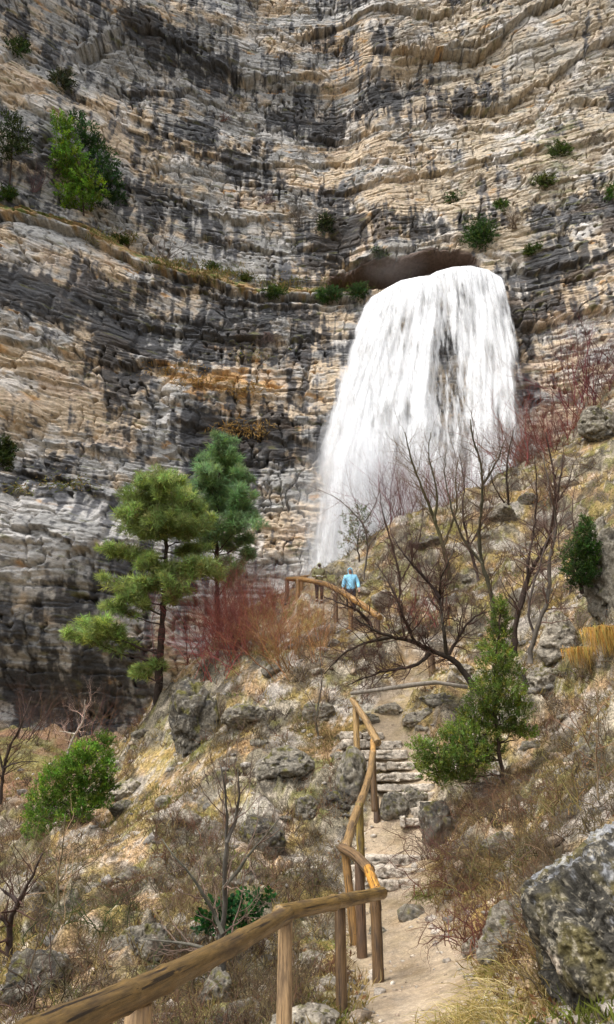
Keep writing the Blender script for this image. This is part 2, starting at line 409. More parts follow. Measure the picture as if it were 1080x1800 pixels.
mesh_np('cliff', np.stack([X, Yc, Z], -1).reshape(-1, 3), gridF(len(zs), len(xs)), M_cliff, col=par(cliff_color, X, Z, Dc).reshape(-1, 3))
setp(bpy.data.objects['cliff'], kind='structure')

# ------------------------------------------------------------------ hillside
CTRL = [ # px, py, depth
 (760,1800,6.7),(560,1800,6.9),(700,1700,9.6),(620,1700,9.6),(680,1560,13.3),(610,1600,12.4),(690,1450,16.0),(660,1310,19),(690,1230,21),(640,1150,24),(610,1080,27),(560,1062,29.5),(512,1040,31),
 (450,1085,29.5),(390,1110,29),(330,1175,26.5),(270,1258,27),(210,1360,24),(200,1400,22),
 (400,1400,18.5),(450,1250,22),(300,1350,22),(500,1500,15),(300,1600,12.5),(450,1650,10.5),(450,1760,8),(100,1700,10.5),(0,1780,9),(250,1780,7.8),(100,1500,18),(0,1600,14),(180,1450,20),
 (780,1560,12.5),(830,1640,9.5),(830,1500,13.5),(780,1420,16),(900,1450,13),(1000,1440,11),(1080,1400,10.5),(900,1350,16),(1000,1300,16),(1080,1250,15),(860,1250,19),(1000,1150,20),(1080,1120,18.5),(860,1100,25),(1050,1000,24),
 (740,1190,22.5),(760,1050,28),(680,1010,31),(600,985,33.5),(660,945,35),(740,915,36.5),(830,870,39),(900,830,41),(950,950,32),(1000,775,43),(1080,850,33),(1080,690,46),
 (30,1400,30),(120,1390,33),(40,1340,40),(150,1330,45),(50,1300,55),(200,1300,58),
]
cp = [P(*c) for c in CTRL]
cp += [np.array(w, float) for w in [ # places the photo does not show
 (0,0,0),(-1.5,3,-.15),(1.2,3.5,0.05),(-5,2,-2.5),(5,2,1.2),(-25,0,-10),(25,0,12),(0,-15,-2),(-25,-15,-12),(25,-15,9),
 (-5,38,4.8),(2,42,6.0),(10,46,10.0),(-12,45,5.5),(0,60,6.0),(14,58,10.5),(26,60,26),(36,62,40),(-25,60,9),(-40,45,9),(-45,20,2),(45,20,28),(45,45,38),(50,65,50),(-60,0,-8),(60,0,30),(0,75,7),(-30,75,10),(15,75,11)]]
cp = np.array(cp)
def tps_fit(p, lam=0.02):
    n = len(p); d = np.linalg.norm(p[:, None, :2] - p[None, :, :2], axis=2)
    K = np.where(d > 0, d * d * np.log(d + 1e-12), 0) + lam * np.eye(n) * n
    Q = np.c_[np.ones(n), p[:, :2]]; A = np.zeros((n + 3, n + 3)); A[:n, :n] = K; A[:n, n:] = Q; A[n:, :n] = Q.T
    return np.linalg.solve(A, np.r_[p[:, 2], 0, 0, 0])
TW = tps_fit(cp)
def tps(x, y):
    x = np.asarray(x, float); y = np.asarray(y, float); s = TW[-3] + TW[-2] * x + TW[-1] * y
    for k in range(len(cp)):
        d2 = (x - cp[k, 0]) ** 2 + (y - cp[k, 1]) ** 2
        s = s + TW[k] * 0.5 * d2 * np.log(d2 + 1e-12)
    return s
PATH = np.array([P(*c)[:2] for c in [(790,2100,4.0),(760,1800,6.7),(715,1700,9.6),(690,1640,11),(690,1560,13.3),(690,1500,14.8),(700,1450,16.0),(725,1400,17),(700,1340,18.4),(675,1290,19.4),(690,1230,21),(740,1190,22.5),(720,1140,24),(640,1110,25.6),(610,1080,27),(560,1062,29.5),(512,1040,31)]])
PATH = np.vstack([[0.3, -2], [0.35, 1.5], PATH[1:]])
def path_dist(x, y):
    best = np.full(np.shape(x), 1e9)
    for a, b in zip(PATH[:-1], PATH[1:]):
        ab = b - a; t = np.clip(((x - a[0]) * ab[0] + (y - a[1]) * ab[1]) / (ab @ ab), 0, 1)
        best = np.minimum(best, np.hypot(x - a[0] - t * ab[0], y - a[1] - t * ab[1]))
    return best
def path_mask(x, y):
    w = (0.75 + .13 * (1 - sst(13, 17, y))) * (1 - .42 * sst(18.5, 21, y)) + 0.14 * fbm(x / 1.3, y / 1.3, o=2, seed=101)
    return 1 - sst(w * .75, w * 1.25, path_dist(x, y))
def crag(x, y):
    return sst(.08, .24, fbm(x / 3.4, y / 3.4, o=4, seed=145, gain=.55) - .02 - .05 * sst(-1, -4, x)) * (1 - path_mask(x, y))
def ground(x, y, fine=True):
    x = np.asarray(x, float); y = np.asarray(y, float)
    z = tps(x, y)
    m = path_mask(x, y) * (1 - sst(22, 25, y) * .5)
    near = sst(3, 14, np.hypot(x, y))
    r = 0.65 * fbm(x / 5, y / 5, o=3, seed=110) + 0.42 * ridge(x / 1.9, y / 1.9, z / 1.6, o=4, seed=111, gain=.55) * sst(-.25, .35, fbm(x / 3.3, y / 3.3, o=2, seed=112)) * 1.6
    r = r + 0.05 * fbm(x / .5, y / .5, o=2, seed=113)
    cr = crag(x, y); zz = z + r
    for t_, a_, sd in ((1.1, .42, 140), (.5, .20, 141), (.24, .09, 142)):
        u = (x * .8 + zz * .9) / t_ + .9 * noise(x / t_ * .6, y / t_ * .6, seed=sd); v = (y - zz * .3) / t_ + .9 * noise(x / t_ * .6 + 9, y / t_ * .6, seed=sd + 3)
        i, j = np.floor(u).astype(np.int32), np.floor(v).astype(np.int32); fu, fv = u - i, v - j; e = np.minimum(np.minimum(fu, 1 - fu), np.minimum(fv, 1 - fv))
        r = r + cr * a_ * ((rnd(i, sd + 5, j) - .35) * sst(0, .12, e) + (rnd(i, sd + 6, j) - .5) * (fu - .5) + (rnd(i, sd + 7, j) - .5) * (fv - .5))
    if fine: r = r + 0.09 * ridge(x / .45, y / .45, z / .4, o=3, seed=114, gain=.6)
    z = z + r * (1 - m * .93) * (0.25 + .75 * near) + m * 0.012 * fbm(x / .15, y / .15, o=3, seed=115)
    return z
def g1(x, y): return float(ground(np.array([x]), np.array([y]), False)[0])
_dd = 3.2 * (75 / 3.2) ** (np.arange(500) / 499)
def hit(px, py):                                     # first point of the hillside along a photo ray
    r = ray(px, py); q = np.array([0, 0, CAMZ]) + r * _dd[:, None]
    g = ground(q[:, 0], q[:, 1], False); k = np.argmax(q[:, 2] < g)
    if not (q[:, 2] < g).any(): k = 499
    k = max(k, 1); a = q[k - 1, 2] - g[k - 1]; b = g[k] - q[k, 2]; t = a / (a + b + 1e-9)
    w = q[k - 1] + (q[k] - q[k - 1]) * t; w[2] = g1(w[0], w[1]); return w
def ground_color(x, y, z):
    soil = np.array([.40, .27, .15]); pathc = np.array([.385, .30, .205]); litter = np.array([.16, .11, .055]); grass = np.array([.35, .265, .085])
    olive = np.array([.16, .165, .05]); rock = np.array([.36, .33, .29]); dark = np.array([.085, .07, .05]); rust = np.array([.28, .16, .05])
    B = lambda s, o, sd: fbm(x / s, y / s, z / s, o=o, seed=sd)
    c = mixc(np.broadcast_to(soil, x.shape + (3,)), litter, sst(-.2, .35, B(2.2, 4, 120)))
    c = mixc(c, grass, sst(-.08, .28, B(1.8, 4, 121) + .05) * .8)
    c = mixc(c, olive, sst(.05, .35, B(1.2, 4, 122)) * .75)
    c = mixc(c, rust, sst(.15, .45, B(2.4, 3, 125)) * .4)
    rk = sst(.06, .3, B(1.5, 5, 123)); c = mixc(c, rock, rk * .8)
    c = mixc(c, np.array([.55, .49, .42]), sst(.2, .36, B(.22, 3, 128)) * .6)
    c = mixc(c, dark, sst(.0, .28, B(.9, 4, 124)) * .85)
    rk = crag(x, y); rc = mixc(np.broadcast_to(np.array([.165, .142, .10]), x.shape + (3,)), np.array([.35, .30, .225]), sst(-.05, .3, B(.8, 5, 150))); rc = mixc(rc, np.array([.045, .04, .032]), sst(-.05, .22, B(.5, 5, 151)) * .88); rc = mixc(rc, np.array([.15, .14, .04]), sst(.1, .35, B(.9, 4, 152)) * .7); gl = sst(-7.5, -10.5, x) * sst(25, 30, y); c = mixc(c, mixc(np.broadcast_to(np.array([.23, .13, .075]), x.shape + (3,)), np.array([.20, .18, .06]), sst(-.1, .2, B(4, 3, 160)) * sst(34, 42, y)), gl * .8); rk = rk * (1 - gl * .8); ln_ = sst(-1.5, -4, x) * sst(15, 10, y); c = mixc(c, np.array([.09, .065, .035]), ln_ * .55 * sst(-.2, .2, B(1.1, 4, 161))); c = c * .78 * (1 - rk[..., None]) + rc * rk[..., None]; m = path_mask(x, y); pf = 1 - .6 * sst(20, 22.5, y); c = mixc(c, pathc, m * pf * (.85 + .15 * B(.3, 3, 126))); c = mixc(c, litter * 1.4, m * sst(.1, .5, B(.8, 3, 127)) * .45)
    return c
na, nr = 760, 900
th = np.linspace(-1.15, 1.15, na); rr = 1.2 * (95 / 1.2) ** (np.linspace(0, 1, nr) ** .85)
TH, RR = np.meshgrid(th, rr); GX = RR * np.sin(TH); GY = RR * np.cos(TH) - 0.6
GZ = par(ground, GX, GY)
mesh_np('hillside', np.stack([GX, GY, GZ], -1).reshape(-1, 3), gridF(nr, na), M_earth, col=par(ground_color, GX, GY, GZ).reshape(-1, 3), attrs={'trodden': path_mask(GX, GY)})
setp(bpy.data.objects['hillside'], kind='structure')
# coarse sheet that carries the ground on behind the camera
th = np.linspace(1.15, 2 * math.pi - 1.15, 120); rr = 1.2 * (95 / 1.2) ** np.linspace(0, 1, 80)
TH, RR = np.meshgrid(th, rr); BX = RR * np.sin(TH); BY = RR * np.cos(TH) - 0.6
BZ = ground(BX, BY)
mesh_np('ground_behind', np.stack([BX, BY, BZ], -1).reshape(-1, 3), gridF(80, 120), M_earth, col=ground_color(BX, BY, BZ).reshape(-1, 3))
setp(bpy.data.objects['ground_behind'], kind='structure')
#--MARK--
def ccolor(base, n, j=0.15, rs=np.random):
    return np.clip(np.asarray(base)[None] * (1 + j * (rs.rand(n, 1) * 2 - 1)) * (1 + .5 * j * (rs.rand(n, 3) * 2 - 1)), 0, 1)
def cliff_at(px, py):                                # real point of the rough wall along a photo ray
    r = ray(px, py); Y = np.linspace(45, 100, 900); t = Y / r[1]; q = np.array([0, 0, CAMZ]) + r * t[:, None]
    i = np.clip(np.round((q[:, 2] - zs[0]) / (zs[1] - zs[0])).astype(int), 0, len(zs) - 1); j = np.clip(np.round((q[:, 0] - xs[0]) / (xs[1] - xs[0])).astype(int), 0, len(xs) - 1)
    k = int(np.argmax(Y > Yc[i, j])); return q[max(k - 1, 0)]
UP = np.array([0, 0, 1.0])

# ------------------------------------------------------------------ materials of the objects
M_water = None
M_bark = col_mat('tree_bark', 0.95, 14, 0.4, 0.6, 0.02, 30, stretch=(1, 1, .3), spec=0.1)
M_twig = col_mat('thin_twigs', 0.9, 20, 0.2, spec=0.1)
M_leaf = col_mat('green_foliage', 0.6, 6, 0.3, transl=0.42, spec=0.15)
M_dry = col_mat('dry_grass_blades', 0.8, 6, 0.3, transl=0.35, spec=0.1)
M_cloth = col_mat('clothing_fabric', 0.75, 12, 0.12, spec=0.2)
M_skin = col_mat('skin', 0.6, 10, 0.05, spec=0.3)

def wood_mat(name, dark=1.0):
    m, t, b, out = new_mat(name)
    al = nd(t, 'ShaderNodeAttribute'); al.attribute_name = 'along'
    ct = nd(t, 'ShaderNodeAttribute'); ct.attribute_name = 'cx'; sn = nd(t, 'ShaderNodeAttribute'); sn.attribute_name = 'cy'
    cc = nd(t, 'ShaderNodeAttribute'); cc.attribute_name = 'col'
    v = nd(t, 'ShaderNodeCombineXYZ'); t.links.new(ct.outputs['Fac'], v.inputs[0]); t.links.new(sn.outputs['Fac'], v.inputs[1]); t.links.new(al.outputs['Fac'], v.inputs[2])
    def mp(sc):
        q = nd(t, 'ShaderNodeMapping'); q.inputs['Scale'].default_value = sc; t.links.new(v.outputs[0], q.inputs[0]); return q.outputs[0]
    grain = noise_nd(t, 1, 10, .75, mp((70, 70, 4))); blot = noise_nd(t, 1, 4, .6, mp((9, 9, 2.2))); crack = noise_nd(t, 1, 3, .5, mp((42, 42, .8)))
    c = mixn(t, cc.outputs[0], ramp(t, grain.outputs[0], [(.34, (.28, .25, .23)), (.5, (.95, .93, .9)), (.66, (1.6, 1.5, 1.35))]), 1, 'MULTIPLY')
    c = mixn(t, c, (.055, .035, .022), ramp(t, blot.outputs[0], [(.52, 0), (.68, .8)]))
    c = mixn(t, c, (.02, .013, .01), ramp(t, crack.outputs[0], [(.61, 0), (.64, 1)]))
    t.links.new(c, b.inputs['Base Color'])
    t.links.new(ramp(t, blot.outputs[0], [(.3, .28), (.7, .6)]), b.inputs['Roughness']); b.inputs['Specular IOR Level'].default_value = .4
    bumpn(t, b, grain.outputs[0], .5, .006); return m
M_wood = wood_mat('weathered_wet_wood')

# ------------------------------------------------------------------ rocks
import bmesh
_ico = {}
def ico(sub):
    if sub not in _ico:
        bm = bmesh.new(); bmesh.ops.create_icosphere(bm, subdivisions=sub, radius=1)
        V = np.array([v.co[:] for v in bm.verts]); F = np.array([[v.index for v in f.verts] for f in bm.faces]); bm.free()
        _ico[sub] = (V, F)
    return _ico[sub]
def rotz(a):
    c, s = math.cos(a), math.sin(a); return np.array([[c, -s, 0], [s, c, 0], [0, 0, 1.0]])
def rock_geo(c, size, seed, sub=5, rough=1.0, box=False, rot=None, planes=16, tone=(.34, .32, .29), moss=.5, dark=.5):
    rs = np.random.RandomState(seed); D, F = ico(sub)
    if box:
        r = (np.abs(D) ** 14).sum(1) ** (-1 / 14.0)
    else:
        n = rs.randn(planes, 3); n /= np.linalg.norm(n, axis=1)[:, None]; dd = .62 + .38 * rs.rand(planes)
        q = dd[None] / np.maximum(D @ n.T, .12); r = -np.log(np.exp(-22 * np.minimum(q, 3)).sum(1)) / 22; r = np.clip(r, .35, 1.15)
    V = D * r[:, None] * np.asarray(size)
    if rot is None: rot = rotz(rs.rand() * 6)
    V = V @ rot.T
    m = float(np.mean(size)); o = rs.rand(3) * 50
    W = V + o; N = D @ rot.T
    V = V + N * (m * .10 * fbm(*(W / (m * .9)).T, o=4, seed=seed, gain=.55) + m * .13 * rough * (ridge(*(W / (m * .7) * [1, 1, 1.7]).T, o=5, seed=seed + 3, gain=.55) - .4) - m * .16 * sst(.15, .5, fbm(*(W / (m * .5)).T, o=3, seed=seed + 5)))[:, None]
    tone = np.asarray(tone); n1 = fbm(*(W / (m * .6)).T, o=5, seed=seed + 7, gain=.6); n2 = fbm(*(W / (m * .16)).T, o=4, seed=seed + 9, gain=.7)
    col = tone[None] * (1 + .5 * n1)[:, None]
    col = mixc(col, np.array([.42, .385, .32]), sst(.14, .42, n2) * .5)
    col = mixc(col, np.array([.05, .048, .045]), sst(.35 - dark * .4, .75 - dark * .4, fbm(*(W / (m * .3)).T, o=5, seed=seed + 12, gain=.65)) * .85)
    col = mixc(col, np.array([.12, .11, .025]), sst(.55 - moss * .5, .9 - moss * .5, fbm(*(W / (m * .4)).T, o=4, seed=seed + 15) + .25 * N[:, 2]) * .75)
    return V + np.asarray(c), F, col
def rock(c, size, seed, label, cat='rock', group=None, name='rock', **k):
    V, F, col = rock_geo(c, size, seed, **k)
    return setp(mesh_np(name, V, F, M_rock, col=col, loc=c), label, cat, group)

# boulder in the right foreground
bc = P(1150, 1722, 5.6)
V, F, col = rock_geo((0, 0, 0), (1.25, 1.0, 1.42), 14, sub=8, rough=.35, rot=rotz(.3), planes=26, moss=.6, dark=.5, tone=(.115, .10, .075))
V = V * (1 + .045 * ridge(*(V / .35).T, o=5, seed=311, gain=.62) - .05 * sst(.12, .35, fbm(*(V / .16).T, o=4, seed=312, gain=.6)) + .02 * fbm(*(V / .05).T, o=3, seed=313))[:, None]
col = mixc(np.broadcast_to(np.array([.060, .055, .045]), V.shape), np.array([.13, .11, .05]), sst(-.1, .3, fbm(*(V / .4).T, o=4, seed=314)))
n = fbm(*(V / .05).T * np.array([1, 1, .7])[:, None], o=4, seed=301, gain=.7) + .35 * fbm(*(V / .3).T, o=3, seed=305); col = mixc(col, np.array([.36, .32, .24]), sst(.22, .42, n) * .7)
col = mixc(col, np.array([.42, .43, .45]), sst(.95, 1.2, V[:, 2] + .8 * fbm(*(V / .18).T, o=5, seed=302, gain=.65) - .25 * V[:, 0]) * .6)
sc = P(985, 1745, 5.0) - bc; dd = np.hypot((V[:, 0] - sc[0] - .30 * (V[:, 2] - sc[2])) / .075, (V[:, 2] - sc[2]) / .2)
col = mixc(col, np.array([.66, .56, .44]), (1 - sst(.8, 1.2, dd + .5 * fbm(*(V / .12).T, o=3, seed=303))) * (V[:, 1] < 0))
M_boulder = col_mat('boulder_rock', 0.9, 16, 0.75, 1.0, 0.05, 22, spec=0.15)
b = mesh_np('boulder', V + bc, F, M_boulder, col=col, loc=bc)
setp(b, 'huge dark mossy limestone boulder with a bare pale scar beside the gravel path', 'boulder')

ROCKS = [ # px, py, half width px, half height px, tone 0 grey 1 pale 2 dark, label
 (338,1262,40,68,2,'tall dark craggy outcrop on the left ridge next to the pine trunk'),
 (222,1388,24,17,1,'pale rock on the ridge edge just right of the round green juniper'),
 (500,1340,44,34,0,'grey outcrop in the middle of the slope left of the upper stairs'),
 (440,1260,40,20,0,'broad grey rock below the red twiggy bushes'),
 (597,1408,22,17,2,'wet black rock on the slope left of the leaning handrail'),
 (618,1368,30,46,0,'grey ribbed rock right behind the tall leaning handrail'),
 (693,1420,21,24,0,'rounded rock standing in the middle of the stairs'),
 (733,1402,24,18,0,'mossy rock at the foot of the upper stairs beside the rounded one'),
 (676,1056,26,19,1,'pale angular rock right of the hiker in blue'),
 (641,1040,12,10,1,'small pale rock at the elbow of the hiker in blue'),
 (765,1445,24,48,2,'dark upright rock face edging the lower stairs'),
 (876,1490,34,26,0,'grey rock above the brown brambles left of the boulder'),
 (884,1645,38,50,0,'rough grey rock leaning against the left of the big boulder'),
 (832,1668,16,16,1,'small pale rock on the right edge of the gravel path'),
 (985,1120,36,46,1,'whitish slab of rock under the orange hanging grass'),
 (1066,985,34,110,0,'tall grey rock pillar at the right edge by the dark juniper'),
 (748,958,26,15,2,'dark mossy rock on the crest right under the falling water'),
 (585,1732,22,12,1,'white stone at the foot of the middle near handrail post'),
 (545,1690,24,14,1,'pale stone behind the near handrail'),
 (540,1790,52,26,1,'broad pale rock at the bottom beside the nearest post'),
 (425,1785,36,26,0,'grey rock under the nearest handrail at the bottom'),
 (375,1745,28,34,0,'rough rock at the foot of the bare sapling'),
 (303,1556,15,9,1,'small white stone on the open slope left of the sapling'),
 (1062,745,36,34,0,'mossy crag on the skyline at the upper right'),
 (960,1200,34,26,1,'pale rock on the bank right of the feathery juniper'),
 (1040,1330,36,22,0,'grey rock half buried in the right bank'),
 (460,1470,34,40,2,'dark rock in the gully behind the bare sapling'),
 (250,1650,40,34,0,'grey rock in the undergrowth above the nearest rail'),
 (60,1720,50,50,2,'dark overgrown rock in the lower left corner'),
 (735,1262,34,12,1,'pale bedrock slab at the head of the upper stairs left of the feathery juniper'),
 (690,1248,26,10,1,'flat pale slab of bedrock on the path below the grey dead branch'),
 (765,1232,26,14,0,'grey bedrock hump under the right end of the grey dead branch'),
 (650,1262,20,10,0,'low grey bedrock step beside the upper handrail post'),
 (810,1180,22,12,1,'flat pale rock by the foot of the sprawling bare tree'),
 (570,1250,30,20,0,'grey rock left of the upper handrail post'),
 (540,1420,26,20,0,'grey rock on the slope below the upper stairs'),
 (880,905,30,16,0,'low grey rock on the crest behind the bare trees'),
 (660,1600,10,6,0,'small grey stone beside the path at the corner post')]
TONES = [(.18, .16, .125), (.32, .28, .22), (.10, .088, .068)]
for k, (px, py, w, h, tn, lab) in enumerate(ROCKS):
    w0 = hit(px, py + h * .8); d = w0 @ np.array([0, CP, SP]) - CAMZ * SP
    if d > 60: d = 40
    s = d / 1200.0; c = P(px, py + h * .2, d + w * s * .55)
    rock(c, (w * s * 1.15, w * s * .9, h * s * 1.15), 400 + k, lab, sub=6 if w > 30 else 5, planes=11, rot=rotz(.3 * (k % 5 - 2)), tone=TONES[tn], dark=(.62, .35, .95)[tn], moss=.6)
SMALL = [(250,1290),(410,1340),(455,1305),(290,1410),(330,1440),(280,1480),(215,1420),(370,1500),(420,1540),(500,1440),(520,1540),(470,1600),(560,1560),(575,1650),(900,1270),(930,1310),(1000,1260),(1020,1180),(900,1130),(870,1010),(930,960),(820,1020),(790,970),(850,940),(930,880),(1000,850),(1050,880),(590,1130),(640,1170),(700,1110),(740,1110),(560,1180),(480,1180),(760,1250),(740,1280),(600,1330),(590,1290),(800,1450),(940,1560),(900,1540),(160,1560),(110,1620),(190,1600),(60,1560),(320,1650),(230,1540),(390,1640),(430,1320),(360,1370),(1060,1250),(960,1040),(1010,960),(1060,830),(980,1000),(670,1640),(655,1720),(730,1610),(740,1580)]
MARKS = [(277,1245,'foot of the tall pine'),(430,1200,'red twig bush'),(125,1400,'round green juniper'),(395,1560,'bare sapling'),(340,1265,'dark ridge outcrop'),(500,1340,'grey middle outcrop'),(655,1300,'top bend of the handrail'),
 (620,1230,'upper handrail post'),(605,1490,'lower bend of the handrail'),(660,1570,'corner post of the handrail'),(598,1600,'middle handrail post'),(590,1045,'two hikers'),(760,1150,'lone wooden post'),(835,1200,'foot of the gnarled bare tree'),(820,1330,'feathery juniper'),
 (1022,1000,'dark juniper bush'),(985,1120,'whitish slab'),(903,1138,'double stemmed bare tree'),(955,830,'crimson thicket'),(1000,1600,'big boulder'),(800,1500,'brown bramble bank'),(25,1650,'twisted corner tree'),(790,1000,'mossy bare tree by the waterfall'),(545,1210,'orange brown bush'),(1062,1120,'orange hanging grass'),(640,1040,'hiker in blue')]
seen = set()
for k, (px, py) in enumerate(SMALL):
    rs = np.random.RandomState(k); sm = rs.rand(); tn = k % 3 if k % 3 < 2 else 0
    mx, my, mn = min(MARKS, key=lambda m: (m[0] - px) ** 2 + (m[1] - py) ** 2); ddx, ddy = px - mx, py - my
    rel = ('right of' if ddx > 0 else 'left of') if abs(ddx) > 1.6 * abs(ddy) else (('below' if ddy > 0 else 'above') if abs(ddy) > 1.6 * abs(ddx) else (('below and ' if ddy > 0 else 'above and ') + ('right of' if ddx > 0 else 'left of')))
    lab = ('small ' if sm < .5 else 'middling ') + ('grey' if tn == 0 else 'pale') + ' rock lying just ' + rel + ' the ' + mn
    key = rel + mn
    if key in seen: continue
    seen.add(key); w0 = hit(px, py); d = w0[1]; s = (.014 + .017 * sm) * min(d, 30) * .55 + .06
    rock(w0 + [0, .1, -s * .12], (s * 1.1, s * .9, s * .6), 600 + k, lab, group='loose rocks on the slope', sub=4, planes=10, tone=TONES[tn], dark=.55, moss=.5)

# ------------------------------------------------------------------ stone stairs
def stair(name_lab, rows, seed, first):
    root = empty('stone_stairs', hit(*first), name_lab, 'stairs')
    for k, (x0, x1, y) in enumerate(rows):
        w = hit((x0 + x1) / 2, y + 12); d = w @ np.array([0, CP, SP]) - CAMZ * SP; s = d / 1200
        c = P((x0 + x1) / 2, y + 9, d - .04); hw = (x1 - x0) / 2 * s
        # each tread is laid from two or three rough slabs
        n = 1 + (k + seed // 7) % 3; G = Geo(); e = np.linspace(-hw, hw, n + 1) * 1.08; e[1:-1] += .12 * np.sin(np.arange(n - 1) * 3 + k * 2)
        for j in range(n):
            ww = (e[j + 1] - e[j]) / 2 * 1.04
            V, F, col = rock_geo(c + [(e[j] + e[j + 1]) / 2, .22 + .05 * math.sin(k * 3 + j * 2), .015 * math.sin(j * 5 + k)], (ww, .46, .10 + .02 * math.sin(k + j * 3)), seed + k * 5 + j, sub=5, rough=.45, box=True, rot=rotz(.15 * math.sin(k * 2.1 + j)), tone=(.47, .41, .335), moss=.15, dark=.3)
            top = sst(.03, .09, V[:, 2] - c[2]); col = mixc(col, np.array([.60, .52, .42]), top * .75)
            G.add(V, F, col)
        G.obj('step', M_rock, root)
stair('upper flight of worn stone stairs climbing behind the leaning handrail', [(602,668,1285),(604,704,1301),(618,712,1320),(636,722,1340),(652,738,1358),(670,760,1375),(686,768,1391)], 700, (680, 1395))
stair('short middle flight of stone stairs squeezed between the rounded rock and the dark rock face', [(736,762,1408),(728,760,1421),(708,752,1437)], 760, (730, 1445))
stair('lower flight of broad stone stairs at the top of the gravel path', [(634,744,1503),(628,740,1525),(628,730,1548)], 800, (690, 1558))

# ------------------------------------------------------------------ log handrails
def log_obj(name, pts, rad, parent, col=(.30, .17, .075), sides=16, seed=0, square=0.0, ends=True):
    rs = np.random.RandomState(seed); pts = np.asarray(pts, float)
    L = np.r_[0, np.cumsum(np.linalg.norm(np.diff(pts, axis=0), axis=1))]; n = max(8, int(L[-1] / .06))
    t = np.linspace(0, L[-1], n)
    if len(pts) > 2:                                  # smooth through the given joints
        Q = np.stack([np.interp(t, L, pts[:, k]) for k in range(3)], 1); w = max(1, n // 10)
        Qp = np.pad(Q, ((w, w), (0, 0)), 'edge'); Qs = np.stack([np.convolve(Qp[:, k], np.ones(2 * w + 1) / (2 * w + 1), 'valid') for k in range(3)], 1)
        f = np.minimum(t, L[-1] - t) / (L[-1] * .12); Q = Q + (Qs - Q) * np.clip(f, 0, 1)[:, None]
    else: Q = pts[0] + (pts[1] - pts[0]) * (t / L[-1])[:, None]
    rad = np.interp(t, [0, L[-1]], rad if hasattr(rad, '__len__') else [rad, rad]) * (1 + .06 * fbm(t / .35, 0 * t, o=3, seed=seed))
    for k in range(int(L[-1] / .7)):
        q = rs.rand() * L[-1]; rad = rad + rad * .10 * np.exp(-((t - q) / .045) ** 2)     # knots
    T = np.gradient(Q, axis=0); T /= np.linalg.norm(T, axis=1)[:, None]
    ref = np.array([0, 0, 1.]) if abs(T[0, 2]) < .8 else np.array([0, 1., 0]); U = np.cross(T, ref); U /= np.linalg.norm(U, axis=1)[:, None]; W = np.cross(T, U)
    if ends:
        Q = np.concatenate([Q[:1] + T[:1] * .012, Q[:1], Q, Q[-1:], Q[-1:] - T[-1:] * .012]); rad = np.r_[1e-4, rad[0] * .9, rad, rad[-1] * .9, 1e-4]
        Q[1] = Q[2] - T[0] * .008; Q[0] = Q[1]; Q[-2] = Q[-3] + T[-1] * .008; Q[-1] = Q[-2]
        U = np.concatenate([U[:1], U[:1], U, U[-1:], U[-1:]]); W = np.concatenate([W[:1], W[:1], W, W[-1:], W[-1:]]); t = np.r_[0, 0, t, L[-1], L[-1]]
    a = np.arange(sides) * 2 * math.pi / sides; ca, sa = np.cos(a), np.sin(a)
    sh = 1 / np.maximum((np.abs(ca) ** (2 + 8 * square) + np.abs(sa) ** (2 + 8 * square)) ** (1 / (2 + 8 * square)), .3)
    sh = sh[None] * (1 + .045 * noise(np.broadcast_to(ca * 1.5, (len(Q), sides)), np.broadcast_to(sa * 1.5, (len(Q), sides)), (t / .5)[:, None] * np.ones(sides), seed=seed + 2))
    V = Q[:, None] + (rad[:, None] * sh)[..., None] * (ca[None, :, None] * U[:, None] + sa[None, :, None] * W[:, None])
    m = len(Q); i = np.arange((m - 1) * sides); r = i // sides; cc = i % sides; c2 = (cc + 1) % sides
    F = np.stack([r * sides + cc, r * sides + c2, (r + 1) * sides + c2, (r + 1) * sides + cc], 1)
    al = np.repeat(t, sides) + seed * 3.3; cx = (rad[:, None] * ca[None]).ravel() + seed; cy = (rad[:, None] * sa[None]).ravel()
    return mesh_np(name, V.reshape(-1, 3), F, M_wood, parent, np.broadcast_to(np.asarray(col), (m * sides, 3)), True, {'along': al, 'cx': cx, 'cy': cy})
DIR = np.array([0, CP, SP])
def dep(w): return (np.asarray(w) - [0, 0, CAMZ]) @ DIR
def post(px, py, d, parent, r, col, seed, pyb=None, lean=(0, 0), square=.0):
    """post whose top shows at (px, py) at depth d; its foot goes into the ground"""
    top = P(px, py, d); zg = g1(top[0] + lean[0], top[1] + lean[1])
    if pyb is not None: zg = max(zg, top[2] - 1.15); zg = min(zg, top[2] - .5)
    foot = np.array([top[0] + lean[0], top[1] + lean[1], zg - .18])
    return log_obj('post', [foot, top], [r * 1.03, r * .98], parent, col, 16, seed, square)
amber = (.27, .155, .055); brown = (.13, .08, .04); grn = (.19, .125, .055); pale = (.33, .225, .125)
A = [P(-60, 1880, 2.1), P(150, 1785, 2.95), P(280, 1727, 3.75), P(400, 1666, 4.8), P(500, 1609, 6.15)]; Bc = P(500, 1609, 6.1); Cc = P(664, 1570, 8.9)
railA = empty('log_handrail', (P(500, 1860, 6.15)[0], P(500, 1860, 6.15)[1], 0.0), 'thick log handrail in the foreground bending round the gravel path on five posts', 'handrail')
log_obj('rail', [*A[:4], A[4] + [.02, .05, 0]], [.068, .072], railA, (.155, .10, .038), 28, 1)
log_obj('rail', [Bc + [-.05, -.02, .015], Cc + [.06, .02, 0]], [.070, .074], railA, (.20, .13, .045), 24, 2)
Dc_ = P(604, 1490, 11.2)
log_obj('rail', [Cc + [-.0, .1, 0.02], P(648, 1528, 10.0)], [.070, .072], railA, (.50, .25, .05), 20, 3)
log_obj('rail', [P(650, 1530, 10.0), P(627, 1505, 10.7), Dc_ + [-.03, 0, 0]], [.085, .07], railA, (.17, .11, .06), 20, 4)
post(502, 1617, 6.2, railA, .066, pale, 5, square=.35)
